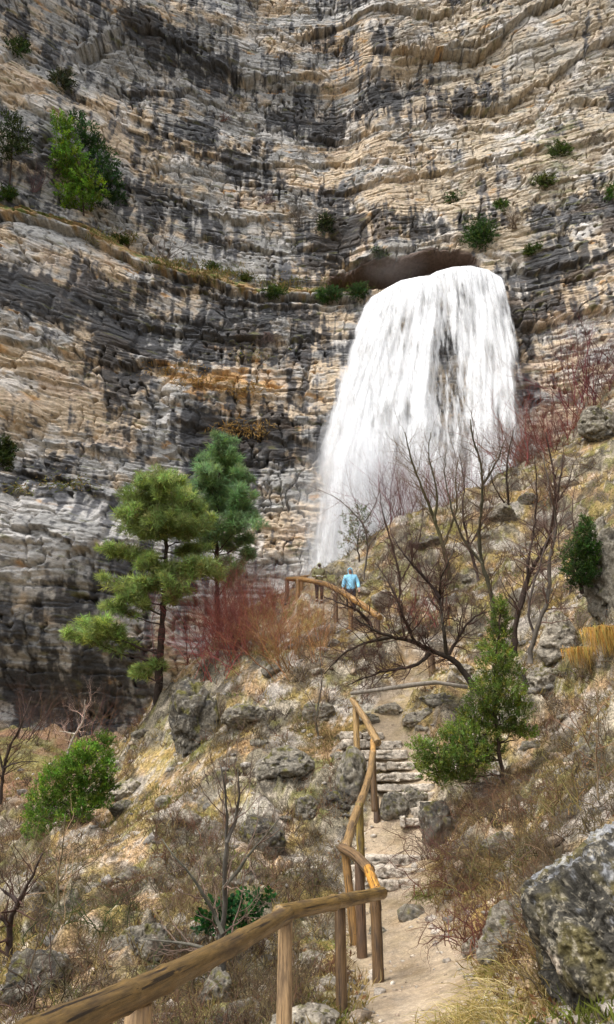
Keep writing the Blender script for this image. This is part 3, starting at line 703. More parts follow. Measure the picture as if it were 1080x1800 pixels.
post(245, 1768, 3.55, railA, .066, pale, 6, square=.35)
post(598, 1592, 7.6, railA, .062, brown, 7, pyb=1)
post(660, 1574, 9.0, railA, .073, brown, 8, pyb=1)
post(632, 1516, 10.5, railA, .075, (.10, .06, .035), 9, pyb=1)
post(607, 1494, 11.2, railA, .068, amber, 10, pyb=1, lean=(.12, 0))
railB = empty('log_handrail', hit(640, 1470), 'slender leaning log handrail climbing beside the stone stairs in two bent lengths', 'handrail')
log_obj('rail', [P(608, 1492, 11.3), P(622, 1440, 12.6), P(640, 1395, 14), P(652, 1355, 15.5), P(655, 1322, 16.4)], [.078, .075], railB, (.26, .17, .08), 16, 11)
log_obj('rail', [P(656, 1325, 16.3), P(656, 1300, 17.0)], [.07, .07], railB, (.38, .22, .08), 14, 12)
log_obj('rail', [P(664, 1306, 16.7), P(645, 1268, 17.8), P(619, 1229, 19.0)], [.10, .075], railB, (.30, .20, .095), 16, 13)
post(632, 1412, 13.2, railB, .075, (.28, .20, .05), 14, pyb=1); post(655, 1320, 16.4, railB, .075, brown, 15, pyb=1); post(625, 1232, 18.9, railB, .085, (.36, .24, .10), 16, pyb=1)
railC = empty('log_handrail', hit(610, 1090), 'distant amber log handrail on the ridge in front of the two hikers', 'handrail')
log_obj('rail', [P(505, 1018, 30.2), P(530, 1018, 29.5), P(572, 1026, 28.2), P(604, 1043, 26.6)], [.10, .11], railC, amber, 14, 17)
log_obj('rail', [P(602, 1041, 26.5), P(635, 1062, 25.4), P(668, 1086, 24.2)], [.12, .12], railC, (.34, .19, .06), 14, 18)
log_obj('rail', [P(505, 1018, 30.3), P(545, 1013, 32.5)], [.08, .08], railC, amber, 12, 19)
for k, (px, py, d) in enumerate([(505,1019,30.2),(524,1019,29.6),(590,1043,26.8),(616,1052,26.0),(664,1086,24.3),(530,1016,31.2),(544,1014,32.3)]):
    post(px, py, d, railC, .09, amber if k % 2 else brown, 20 + k, pyb=1)
p = post(757, 1142, 22.5, None, .12, brown, 30, pyb=1); p.name = 'wooden_post'
setp(p, 'lone wooden post on the path bend under the sprawling bare tree', 'post')
p = post(661, 1400, 16.4, None, .07, (.09, .06, .04), 31, pyb=1); p.name = 'post_stump'; setp(p, 'short dark post stump by the rounded rock on the stairs', 'post'); 
G = Geo(); G.tube([P(617, 1219, 18.9), P(670, 1212, 18.6), P(720, 1204, 18.5), P(765, 1199, 18.4), P(822, 1208, 18.4)], [.05, .055, .06, .05, .06], 8, (.25, .22, .18))
G.tube([P(690, 1211, 18.9), P(745, 1203, 18.8), P(800, 1199, 18.9)], [.035, .04, .03], 6, (.16, .11, .08))
setp(G.obj('fallen_branch', M_bark, loc=P(617, 1219, 18.9)), 'grey dead branch lying across as a rail behind the upper post', 'branch')
#--MARK2--
# ------------------------------------------------------------------ the fall
def water_mat():
    m, t, b, out = new_mat('falling_water')
    v = coord(t, (1.1, .6, .055)); n = noise_nd(t, 2.2, 8, .68, v, .25)
    v2 = coord(t, (1, 1, .16)); n2 = noise_nd(t, .8, 8, .62, v2, .8)
    a = nd(t, 'ShaderNodeAttribute'); a.attribute_name = 'dens'
    s = nd(t, 'ShaderNodeMath', operation='MULTIPLY_ADD'); t.links.new(n.outputs[0], s.inputs[0]); s.inputs[1].default_value = 2.0; s.inputs[2].default_value = -1.0
    s2 = nd(t, 'ShaderNodeMath', operation='MULTIPLY_ADD'); t.links.new(n2.outputs[0], s2.inputs[0]); s2.inputs[1].default_value = 1.6; s2.inputs[2].default_value = -.8
    q = nd(t, 'ShaderNodeMath', operation='ADD'); t.links.new(s.outputs[0], q.inputs[0]); t.links.new(s2.outputs[0], q.inputs[1])
    q2 = nd(t, 'ShaderNodeMath', operation='ADD'); t.links.new(q.outputs[0], q2.inputs[0]); t.links.new(a.outputs['Fac'], q2.inputs[1])
    mr = nd(t, 'ShaderNodeMapRange', interpolation_type='SMOOTHSTEP'); t.links.new(q2.outputs[0], mr.inputs[0])
    mr.inputs[1].default_value = .15; mr.inputs[2].default_value = 1.25; mr.inputs[3].default_value = 0; mr.inputs[4].default_value = .97
    e = nd(t, 'ShaderNodeAttribute'); e.attribute_name = 'edge'
    al = nd(t, 'ShaderNodeMath', operation='MULTIPLY'); t.links.new(mr.outputs[0], al.inputs[0]); t.links.new(e.outputs['Fac'], al.inputs[1])
    b.inputs['Base Color'].default_value = (.93, .94, .95, 1); b.inputs['Roughness'].default_value = .8; b.inputs['Specular IOR Level'].default_value = .1
    tl = nd(t, 'ShaderNodeBsdfTranslucent'); tl.inputs[0].default_value = (.93, .94, .95, 1)
    mm = nd(t, 'ShaderNodeMixShader'); mm.inputs[0].default_value = .35; t.links.new(b.outputs[0], mm.inputs[1]); t.links.new(tl.outputs[0], mm.inputs[2])
    tp = nd(t, 'ShaderNodeBsdfTransparent'); ms = nd(t, 'ShaderNodeMixShader')
    t.links.new(al.outputs[0], ms.inputs[0]); t.links.new(tp.outputs[0], ms.inputs[1]); t.links.new(mm.outputs[0], ms.inputs[2]); t.links.new(ms.outputs[0], out.inputs[0])
    return m
M_fall = water_mat()
lipf = np.array([0, .1, .22, .35, .42, .48, .62, .76, .9, 1.0]); lipx = np.array([650, 676, 700, 733, 750, 764, 795, 828, 860, 880]); lipy = np.array([516, 497, 483, 476, 475, 467, 459, 457, 464, 478]) + 0.0
EL = np.array([(450, 664), (512, 652), (600, 617), (700, 581), (800, 557), (900, 543), (1030, 520)]); ER = np.array([(450, 874), (476, 880), (540, 898), (620, 912), (700, 918), (770, 922), (1030, 915)])
fall = empty('waterfall', PY(760, 470, 76), 'tall white waterfall pouring from the cave mouth in the cliff', 'waterfall')
def curtain(out, seed, dens, u0=0, u1=1, spread=0.0, vmax=1.0):
    nu, nv = 220, 420; u = np.linspace(u0, u1, nu); v = np.linspace(0, vmax, nv); U, W = np.meshgrid(u, v)
    ly = np.interp(U, lipf, lipy); py = ly + (1030 - ly) * W
    xl = np.interp(py, EL[:, 0], EL[:, 1]) - spread * W ** .6; xr = np.interp(py, ER[:, 0], ER[:, 1]) + spread * .6 * W ** .6
    f = (np.interp(U, lipf, lipx) - 650) / 230.0; px = xl + (xr - xl) * f
    Y = 77.2 - out - 6.5 * W ** .65 - 0.6 * np.exp(-((U - .7) / .25) ** 2) + .9 * fbm(U * 9, W * 2.5, o=3, seed=seed) * (.2 + W) - .55 * np.abs(noise(U * 26, W * 3, seed=seed + 4)) 
    dx = (px - 540) / 1200; dy = (900 - py) / 1200; s = Y / (CP - dy * SP)
    V = np.stack([dx * s, Y, CAMZ + (SP + dy * CP) * s], -1)
    # over the lip the water runs out level from the cave
    V[:, :, 1] += 3.0 * np.exp(-W / .006); V[:, :, 2] += .35 * np.exp(-W / .006)
    D = dens(px, py) + .55 * fbm(U * 14, W * 2.2 + .6 * fbm(U * 30, W * 3, o=2, seed=seed + 9), o=4, seed=seed + 1) + .25 * noise(U * 60, W * 5, seed=seed + 2)
    g = fbm(U * 10, W * 7, o=3, seed=seed + 3)
    E = sst(0, .03 + .12 * W, U - u0 + .05 * g) * sst(0, .03 + .10 * W, u1 - U + .05 * g) * (1 - sst(.97, 1, W / vmax))
    return V, gridF(nv, nu), D, E
def blob2(px, py, cx, cy, rx, ry): return np.exp(-((px - cx) / rx) ** 2 - ((py - cy) / ry) ** 2)
def dback(px, py): return 1.10 + .42 * sst(650, 900, py) * sst(760, 680, px) + .55 * fbm(px / 42, py / 85, o=4, seed=77) - .72 * blob2(px, py, 785, 650, 24, 120) - .35 * blob2(px, py, 700, 790, 30, 90) - .3 * blob2(px, py, 850, 520, 30, 40) - .5 * blob2(px, py, 815, 760, 30, 70) - .25 * blob2(px, py, 880, 730, 18, 50) 
def dfront(px, py): return .58 + .7 * fbm(px / 30, py / 80, o=4, seed=78) + .35 * sst(60, 0, np.abs(px - (735 - (py - 500) * .05))) * 0 + .5 * blob2(px, py, 640, 700, 60, 200) + .45 * blob2(px, py, 745, 640, 22, 200) + .35 * blob2(px, py, 850, 640, 40, 120) + .25 * (1 - sst(480, 560, py)) - .85 * blob2(px, py, 786, 650, 24, 120) - .4 * blob2(px, py, 700, 800, 25, 80) - .3 * sst(700, 900, py) * sst(690, 800, px)
for k, (o_, s_, dn, sp) in enumerate([(0, 900, dback, 0), (1.3, 930, dfront, 6), (2.4, 960, lambda a, b_: dfront(a, b_) - .35, 12)]):
    V, F, D, E = curtain(o_, s_, dn, spread=sp)
    mesh_np('water_curtain', V.reshape(-1, 3), F, M_fall, fall, None, True, {'dens': D, 'edge': E * (1, .95, .8)[k]})

def mist_mat(dens, sc):
    m = bpy.data.materials.new('spray_mist'); m.use_nodes = True; t = m.node_tree; t.nodes.clear(); out = t.nodes.new('ShaderNodeOutputMaterial')
    pv = nd(t, 'ShaderNodeVolumePrincipled'); pv.inputs['Color'].default_value = (.97, .98, 1, 1); pv.inputs['Anisotropy'].default_value = .2
    g = nd(t, 'ShaderNodeTexCoord'); le = nd(t, 'ShaderNodeVectorMath', operation='LENGTH'); t.links.new(g.outputs['Object'], le.inputs[0])
    f = nd(t, 'ShaderNodeMapRange', interpolation_type='SMOOTHSTEP'); t.links.new(le.outputs['Value'], f.inputs[0]); f.inputs[1].default_value = 1; f.inputs[2].default_value = .1; f.inputs[3].default_value = 0; f.inputs[4].default_value = 1
    n = noise_nd(t, sc, 4, .6, g.outputs['Object']); r = ramp(t, n.outputs[0], [(.35, .15), (.65, 1)])
    a = nd(t, 'ShaderNodeMath', operation='MULTIPLY'); t.links.new(f.outputs[0], a.inputs[0]); t.links.new(r, a.inputs[1])
    c = nd(t, 'ShaderNodeMath', operation='MULTIPLY'); t.links.new(a.outputs[0], c.inputs[0]); c.inputs[1].default_value = dens
    t.links.new(c.outputs[0], pv.inputs['Density']); t.links.new(pv.outputs[0], out.inputs['Volume']); return m
M_mist = mist_mat(.50, 2.6); M_thin = mist_mat(.02, 2.2)
V, F = ico(3)
o = mesh_np('spray_mist', V, F, M_mist); o.location = PY(690, 900, 69); o.scale = (13, 5, 15); setp(o, 'white spray drifting round the foot of the waterfall', 'mist', kind='stuff')
o = mesh_np('spray_mist', V, F, M_thin); o.location = PY(690, 470, 79); o.scale = (7, 4, 4); setp(o, 'thin spray hanging at the lip of the waterfall in the cave mouth', 'mist', kind='stuff')

# ------------------------------------------------------------------ foliage and twigs
def nrm(a): return a / (np.linalg.norm(a, axis=-1, keepdims=True) + 1e-9)
def leaves(G, pos, dirs, length, width, cols, rs, bend=.15):
    """one pointed quad per leaf or needle bundle"""
    n = len(pos); dirs = nrm(dirs); side = nrm(np.cross(dirs, rs.randn(n, 3))) * np.asarray(width).reshape(-1, 1)
    L = np.asarray(length).reshape(-1, 1); nr_ = nrm(np.cross(side, dirs))
    V = np.stack([pos, pos + dirs * L * .5 + side + nr_ * L * bend, pos + dirs * L, pos + dirs * L * .5 - side + nr_ * L * bend], 1).reshape(-1, 3)
    F = np.arange(4 * n).reshape(-1, 4); G.add(V, F, np.repeat(cols, 4, 0))
def ell(n, rs, inner=.35):
    d = nrm(rs.randn(n, 3)); return d * (inner + (1 - inner) * rs.rand(n, 1) ** .45)
def needle_pad(G, c, rad, rs, base, m=120, k=13, ln=.2, w=.014, up=.5):
    """a pad of pine shoots: every shoot is a brush of needles"""
    q = ell(m, rs, .1); pos = np.asarray(c) + q * rad; axis = nrm(q * [1, 1, .5] * .8 + [0, 0, up] + .35 * rs.randn(m, 3))
    cc = ccolor(base, m, .35, rs); lift = (.75 + .45 * (q[:, 2:3] * .5 + .5)); yel = rs.rand(m, 1) < .15; cc = np.where(yel, cc * [1.35, 1.25, .9], cc)
    P_ = np.repeat(pos, k, 0); A_ = np.repeat(axis, k, 0); C_ = np.repeat(cc, k, 0) * (.8 + .4 * rs.rand(m * k, 1))
    t = rs.rand(m * k, 1) * ln * .8; P_ = P_ - A_ * t
    leaves(G, P_, A_ + .75 * rs.randn(m * k, 3), ln * (.7 + .5 * rs.rand(m * k)), w, C_, rs)
def leaf_clump(G, c, rad, rs, base, n=900, ln=.07, w=.022, up=.7, inner=.3):
    """feathery juniper or small-leaved shrub foliage, in sprays"""
    m = max(4, n // 14); q = ell(m, rs, inner); pos = np.asarray(c) + q * rad; axis = nrm(q * [1, 1, .6] + [0, 0, up] + .3 * rs.randn(m, 3))
    cc = ccolor(base, m, .4, rs); yel = rs.rand(m, 1) < .2; cc = np.where(yel, cc * [1.5, 1.25, .8], cc)
    k = 14; t = np.tile(np.linspace(0, 1, k), m)[:, None]; P_ = np.repeat(pos, k, 0) + np.repeat(axis, k, 0) * t * ln * 3.2 + rs.randn(m * k, 3) * ln * .22
    A_ = np.repeat(axis, k, 0) + .8 * rs.randn(m * k, 3)
    leaves(G, P_, A_, ln * (.7 + .6 * rs.rand(m * k)), w, np.repeat(cc, k, 0) * (.75 + .5 * rs.rand(m * k, 1)), rs)
def tubes(G, pts, rad, sides, cols):
    """many open tubes at once: pts (B, n, 3), rad (B, n), cols (B, 3)"""
    B, n, _ = pts.shape; T = nrm(np.gradient(pts, axis=1)); ref = np.where(np.abs(T[:, :1, 2:]) < .9, [[[0, 0, 1.0]]], [[[1.0, 0, 0]]]); U = nrm(np.cross(T, ref)); W = np.cross(T, U)
    a = np.arange(sides) * 2 * math.pi / sides
    V = pts[:, :, None] + rad[:, :, None, None] * (np.cos(a)[None, None, :, None] * U[:, :, None] + np.sin(a)[None, None, :, None] * W[:, :, None])
    i = np.arange((n - 1) * sides); r = i // sides; c = i % sides; c2 = (c + 1) % sides
    F = np.stack([r * sides + c, r * sides + c2, (r + 1) * sides + c2, (r + 1) * sides + c], 1)
    F = (F[None] + (np.arange(B) * n * sides)[:, None, None]).reshape(-1, 4)
    G.add(V.reshape(-1, 3), F, np.repeat(cols, n * sides, 0))
def limbs(G, P_, D_, L, r, lvl, rs, col, wig=.22, up=.12, kids=(5, 4, 3), ang=.75, ratio=.62, tip=.25, first=.25):
    """whole generations of branches grown together"""
    B = len(P_); n = 8 if lvl == 0 else 5; d = nrm(np.asarray(D_, float)); pts = [np.asarray(P_, float)]; ds = [d]; L = np.asarray(L, float); r = np.asarray(r, float)
    for k in range(n):
        d = nrm(d + wig * rs.randn(B, 3) + [0, 0, up]); pts.append(pts[-1] + d * (L / n)[:, None]); ds.append(d)
    pts = np.stack(pts, 1); ds = np.stack(ds, 1); rad = r[:, None] * np.linspace(1, tip, n + 1)[None]
    tubes(G, pts, rad, 6 if lvl == 0 else (4 if r.max() > .012 else 3), np.clip(col * (1 + .15 * (rs.rand(B, 1) * 2 - 1)), 0, 1))
    if lvl < len(kids) and kids[lvl]:
        K = kids[lvl]; t = (first + (1 - first) * (np.arange(K)[None] + rs.rand(B, K)) / K).clip(0, .999); i = (t * n).astype(int); f = (t * n - i)[..., None]; bi = np.arange(B)[:, None]
        q = pts[bi, i] * (1 - f) + pts[bi, i + 1] * f; dd = ds[bi, i]; a = nrm(np.cross(dd, rs.randn(B, K, 3))); th_ = (ang * (.6 + .8 * rs.rand(B, K)))[..., None]
        limbs(G, q.reshape(-1, 3), (dd * np.cos(th_) + a * np.sin(th_)).reshape(-1, 3), (L[:, None] * ratio * (.6 + .6 * rs.rand(B, K)) * (1.15 - .4 * t)).ravel(), (r[:, None] * (1 - (1 - tip) * t) * .6).ravel(), lvl + 1, rs, np.repeat(col, K, 0), wig * 1.1, up, kids, ang, ratio, tip, .2)
def limb(G, p, d, L, r, lvl, rs, col, *a, **k):
    limbs(G, np.asarray(p, float)[None], np.asarray(d, float)[None], [L], [r], lvl, rs, np.asarray(col, float)[None], *a, **k)
def stem(G, pts, r0, r1, sides, col, rs, wob=.02):
    pts = np.asarray(pts, float); L = np.r_[0, np.cumsum(np.linalg.norm(np.diff(pts, axis=0), axis=1))]; n = max(6, int(L[-1] / .18)); t = np.linspace(0, L[-1], n)
    Q = np.stack([np.interp(t, L, pts[:, k]) for k in range(3)], 1)
    Qp = np.pad(Q, ((2, 2), (0, 0)), 'edge'); Qs = sum(Qp[k:k + n] for k in range(5)) / 5; Qs[0] = Q[0]; Qs[-1] = Q[-1]
    Qs[1:-1] += rs.randn(n - 2, 3) * wob
    rad = np.interp(t, [0, L[-1]], [r0, r1]) * (1 + .1 * rs.randn(n)); G.tube(Qs, rad, sides, col); return Qs, rad
BARK = (.055, .042, .034); GREYB = (.20, .18, .15)
def bare_tree(base_px, depth, stems, label, cat='bare tree', seed=0, col=BARK, r0=.08, kids=(5, 5, 4), every=.35, tl=1.1, group=None, up=.08, dvar=.6, name='bare_tree'):
    rs = np.random.RandomState(seed); base = P(*base_px, depth); root = empty(name, base, label, cat, group)
    T = Geo(); K = Geo()
    for j, sp in enumerate(stems):
        pts = [P(px, py, depth + dvar * (rs.rand() - .5) * min(1, k / 2)) for k, (px, py) in enumerate(sp)]
        if j == 0 or sp[0] == base_px: pts = [pts[0] - [0, 0, .25]] + pts
        rr0 = r0 * (1 if j == 0 else .55); Q, R = stem(T, pts, rr0, rr0 * .22, 8, ccolor(col, 1, .1, rs)[0], rs, .012)
        L = len(Q); seg = np.linalg.norm(Q[1] - Q[0]) + 1e-6; n = max(3, int(L * seg / every))
        for k in range(n):
            i = int((.18 + .82 * (k + rs.rand()) / n) * (L - 2)); d = nrm(Q[i + 1] - Q[i]); a = nrm(np.cross(d, rs.randn(3))); th_ = .5 + .6 * rs.rand()
            limb(K, Q[i], d * math.cos(th_) + a * math.sin(th_), tl * (.5 + .8 * rs.rand()), min(max(R[i] * .4, .007), .020), 0, rs, tuple(np.array(col) * [1.5, 1.15, 1.1]), .2, up, kids)
    T.obj('trunk', M_bark, root); K.obj('crown', M_twig, root); return root
def shrub(px, py, depth, h, spread, n, label, seed, col, kids=(6, 4), group=None, name='twiggy_shrub', r=.014, tangle=False, lean=(0, 0), leaf=None, cat='shrub', wx=.25, wall=False):
    rs = np.random.RandomState(seed); base = hit(px, py) if depth is None else P(px, py, depth); root = empty(name, base, label, cat, group); G = Geo()
    a = rs.rand(n) * 6.28; q = spread * (.2 + .8 * rs.rand(n)); d = np.stack([np.cos(a) * q + lean[0], np.sin(a) * q * .6 + lean[1], np.ones(n)], 1)
    limbs(G, base + np.stack([rs.randn(n) * wx, rs.randn(n) * wx * .6, -.1 * np.ones(n)], 1), d, h * (.65 + .4 * rs.rand(n)), r * (.6 + .8 * rs.rand(n)), 0, rs, ccolor(col, n, .35, rs), .42 if tangle else .19, -.10 if tangle else .04, kids, .9 if tangle else .5, .6 if tangle else .55)
    G.obj('twig_mass', M_twig, root)
    if leaf:
        L = Geo(); leaf_clump(L, base + [0, 0, h * .5], (spread * h * .6, spread * h * .5, h * .5), rs, leaf, 500, .05, .02); L.obj('foliage', M_leaf, root)
    return root

# ---- the two pines on the left ridge
def pine(tr, d, pads, label, seed, green, r0, gx, twigk=10):
    rs = np.random.RandomState(seed); base = P(*tr[0], d); root = empty('pine_tree', base, label, 'pine tree'); T = Geo(); N = Geo(); B = Geo()
    pts = [P(*tr[0], d) - [0, 0, .5]] + [P(*q, d) for q in tr]; Q, R = stem(T, pts, r0, r0 * .22, 12, (.045, .034, .028), rs, .015)
    for k, (px, py, rx, ry) in enumerate(pads):
        dd = d + (rs.rand() - .5) * 1.8; c = P(px, py, dd); s = dd / 1200; rad = np.array([rx * s * 1.05, max(rx * s * .85, .3), max(ry * s * 1.0, .16)])
        vol = rx * ry; g2 = np.array(green) * (.75 + .5 * rs.rand()); needle_pad(N, c, rad * [1.1, 1.1, .95], rs, g2, int(18 + vol * .105), 13, .34, .012, up=.3)
        for j in range(3): needle_pad(N, c + np.clip(rs.randn(3), -1.1, 1.1) * rad * .85, rad * (.3 + .25 * rs.rand()), rs, g2 * 1.1, int(8 + vol * .03), 14, .29, .012)
        # the limb that carries this pad
        z = c[2] - .25 - .2 * abs(px - 285) * s; i = int(np.argmin(np.abs(Q[:, 2] - z))); a = Q[i]; mid = (a + c) / 2 + [0, 0, -.12 - .1 * rs.rand()]
        if np.linalg.norm(c - a) > .25:
            q2, r2 = stem(B, [a, mid, c - [0, 0, ry * s * .3]], max(R[i] * .33, .022), .012, 6, (.06, .045, .04), rs, .03)
            for j in range(5): w_ = q2[len(q2) // 2 + j * (len(q2) // 2 - 1) // 4]; needle_pad(N, w_ + [0, 0, .08], np.array([.3, .3, .14]), rs, g2, 9, 14, .28, .012, up=.3)
            for j in range(twigk):
                i2 = rs.randint(len(q2) // 2, len(q2)); limb(B, q2[i2], nrm((c - a) + rs.randn(3) * 1.0 * rx * s), rx * s * (.6 + .5 * rs.rand()), .012, 1, rs, (.08, .06, .05), .2, .05, (0, 3), .6, .6)
    for k in range(14):                                    # dead snags low on the trunk
        i = rs.randint(len(Q) // 6, len(Q) * 2 // 3); limb(B, Q[i], [rs.randn(), rs.randn() * .5, -.1], .5 + .7 * rs.rand(), .014, 1, rs, (.10, .08, .07), .25, -.05, (0, 3), .7, .6)
    T.obj('trunk', M_bark, root); B.obj('branch_frame', M_twig, root); N.obj('crown', M_leaf, root)
pine([(276,1252),(279,1200),(283,1140),(287,1080),(290,1020),(293,965),(292,925),(286,880),(282,845)], 26.5,
 [(282,838,26,16),(258,846,24,14),(306,846,26,16),(240,870,30,16),(275,868,34,18),(315,872,32,20),(225,898,26,14),(258,900,36,20),(300,905,36,20),(338,895,28,18),(235,925,34,12),(275,930,40,14),(318,928,34,14),(350,925,24,14),
  (203,965,30,9),(230,972,26,8),(340,962,24,8),(270,992,34,9),(304,1000,36,12),(358,996,36,13),(219,1030,34,12),(262,1022,36,11),(312,1034,26,14),(200,1066,24,9),(232,1050,20,8),(168,1100,34,18),(192,1112,26,15),(146,1118,22,12),(276,1168,22,7),(246,1180,14,5)],
 'tall pine with open tiered branches on the left ridge above the gully', 51, (.24, .31, .10), .18, 1)
pine([(382,1075),(382,1020),(381,960),(383,900),(385,850),(388,800),(390,775)], 31,
 [(390,772,12,12),(388,790,22,14),(372,806,20,12),(406,806,24,14),(362,826,24,14),(396,828,34,16),(425,838,18,13),(358,850,28,15),(392,855,36,17),(424,864,22,14),(350,880,28,15),(385,885,30,15),(415,886,30,15),(434,896,14,10),(345,915,28,14),(380,922,36,14),(422,918,32,15),(366,945,28,10),(400,950,26,8),(434,945,16,8),(438,972,12,9),(350,990,24,11),(384,990,26,10),(412,1000,16,8)],
 'slightly taller bluish green pine standing behind the first one by the red bushes', 52, (.20, .31, .14), .13, 1)

# ---- junipers and other evergreens
def evergreen(name, tr, d, clumps, label, seed, green, r0=.06, n=1.0, ln=.07, w=.02, cat='juniper', up=.7, wall=False):
    rs = np.random.RandomState(seed); base = P(*tr[0], d) if not wall else cliff_at(*tr[0]); root = empty(name, base, label, cat); T = Geo(); N = Geo()
    if wall: d = dep(base)
    Q, R = stem(T, [base - [0, 0, .15]] + [P(*q, d) for q in tr[1:]], r0, r0 * .3, 7, (.07, .05, .04), rs, .015)
    for k, (px, py, rx, ry) in enumerate(clumps):
        dd = d + (rs.rand() - .5) * rx * d / 1200 * 1.2 - (.4 if wall else 0); c = P(px, py, dd); s = dd / 1200; rad = np.array([rx * s, rx * s * .8, ry * s])
        g = np.asarray(green) * (1 + .35 * (rs.rand() * 2 - 1))
        leaf_clump(N, c, rad, rs, g, int(n * (250 + rx * ry * 1.7)), ln, w, up)
        i = int(np.argmin(np.linalg.norm(Q - (c - [0, 0, .3]), axis=1))); stem(T, [Q[i], (Q[i] + c) / 2 - [0, 0, .05], c], max(R[i] * .4, .01), .006, 5, (.07, .05, .04), rs, .02)
        for j in range(5): limb(T, c, nrm(rs.randn(3) + [0, 0, .5]), rx * s * .9, .008, 1, rs, (.09, .07, .05), .2, .1, (0, 3))
    T.obj('trunk', M_bark, root); N.obj('crown', M_leaf, root); return root
evergreen('juniper_tree', [(884,1370),(880,1330),(872,1290),(868,1230),(872,1170),(876,1110),(880,1065)], 15.5,
 [(880,1068,7,14),(879,1092,13,16),(878,1118,18,14),(868,1140,24,12),(884,1152,22,14),(866,1172,24,14),(895,1180,22,14),(860,1205,30,16),(896,1215,26,18),(850,1235,30,16),(880,1245,36,20),(912,1250,22,18),(838,1262,34,16),(872,1275,32,18),(905,1282,18,14),(812,1285,34,16),(845,1295,34,15),(790,1310,36,16),(826,1322,38,16),(858,1322,28,14),(768,1330,32,14),(800,1345,36,15),(836,1348,30,12),(760,1355,28,14),(785,1370,30,12),(745,1340,20,10),(740,1310,18,9),(925,1290,16,10),(820,1368,20,8)],
 'feathery green juniper leaning over the stairs in front of the bare trees', 61, (.135, .195, .04), .05, 1.7, .050, .0105)
evergreen('juniper_bush', [(150,1462),(148,1430),(145,1390),(140,1350)], 20,
 [(180,1305,14,12),(150,1320,20,12),(172,1330,22,14),(135,1338,22,12),(105,1355,24,14),(150,1355,32,16),(186,1355,16,16),(90,1378,24,14),(125,1382,32,16),(165,1385,30,16),(190,1385,14,14),(72,1405,24,14),(108,1410,32,16),(148,1412,30,14),(180,1412,16,12),(62,1435,20,14),(92,1440,30,14),(130,1438,26,12),(60,1465,18,12),(88,1470,26,12),(120,1465,20,10),(75,1492,22,12),(110,1492,18,9)],
 'round bright green juniper bush at the left edge below the ridge', 62, (.13, .24, .035), .08, 1.9, .062, .0135)
evergreen('juniper_bush', [(1022,1035),(1024,1000),(1026,960)], 20,
 [(1030,925,8,14),(1028,945,14,14),(1018,962,18,13),(1038,965,14,16),(1010,982,20,13),(1030,988,20,15),(1008,1005,17,12),(1030,1010,20,13),(1020,1025,14,9)],
 'dark juniper bush beside the tall rock pillar at the right edge', 63, (.05, .10, .025), .06, 2.2, .06, .015)
evergreen('olive_tree', [(632,985),(628,955),(634,925)], 33,
 [(632,900,13,9),(618,915,14,9),(640,918,14,10),(612,935,13,9),(632,938,14,9),(610,955,10,8),(640,955,9,7)],
 'small grey green leafy tree on the crest in front of the spray', 64, (.13, .15, .07), .05, .45, .10, .022, cat='tree')
evergreen('holly_shrub', [(405,1650),(410,1635),(415,1620)], 9.0,
 [(395,1608,20,12),(425,1600,20,10),(375,1625,15,12),(405,1630,22,12),(440,1612,14,8),(460,1590,14,8),(365,1640,10,8),(445,1640,12,12)],
 'dark glossy ivy like shrub behind the near handrail around the sapling', 65, (.022, .085, .022), .012, .28, .06, .024, cat='shrub')
# ---- growth on the wall
evergreen('bright_pine', [(148,378),(146,350),(142,310),(130,260)], 0,
 [(105,214,11,8),(118,222,10,7),(108,240,14,9),(120,256,16,10),(102,268,12,8),(130,278,22,11),(110,292,16,9),(140,300,26,12),(128,318,20,11),(152,322,26,12),(112,340,16,9),(165,335,22,10),(130,350,20,9),(122,366,14,6),(160,352,14,8)],
 'bright yellow green tree on the grassy ledge at the upper left', 71, (.145, .26, .035), .12, 1.1, .34, .10, cat='tree', wall=True)
evergreen('dark_pine', [(160,372),(168,330),(165,280)], 0,
 [(150,230,18,10),(135,215,14,8),(165,258,18,10),(180,275,20,10),(186,292,18,9),(190,312,18,9),(196,330,16,7),(180,345,20,7),(205,350,12,5),(160,245,12,8)],
 'darker green tree growing behind the bright one on the upper left ledge', 72, (.045, .10, .03), .12, 1.1, .34, .10, cat='tree', wall=True)
evergreen('dark_pine', [(17,330),(20,290),(22,250),(24,220)], 0,
 [(22,215,14,8),(10,232,16,8),(34,236,16,8),(14,252,16,8),(40,252,10,6),(22,265,14,6),(6,272,10,6),(42,262,8,5)],
 'dark thin pine on the ledge at the left edge of the cliff', 73, (.06, .09, .03), .14, .9, .32, .09, cat='tree', wall=True)
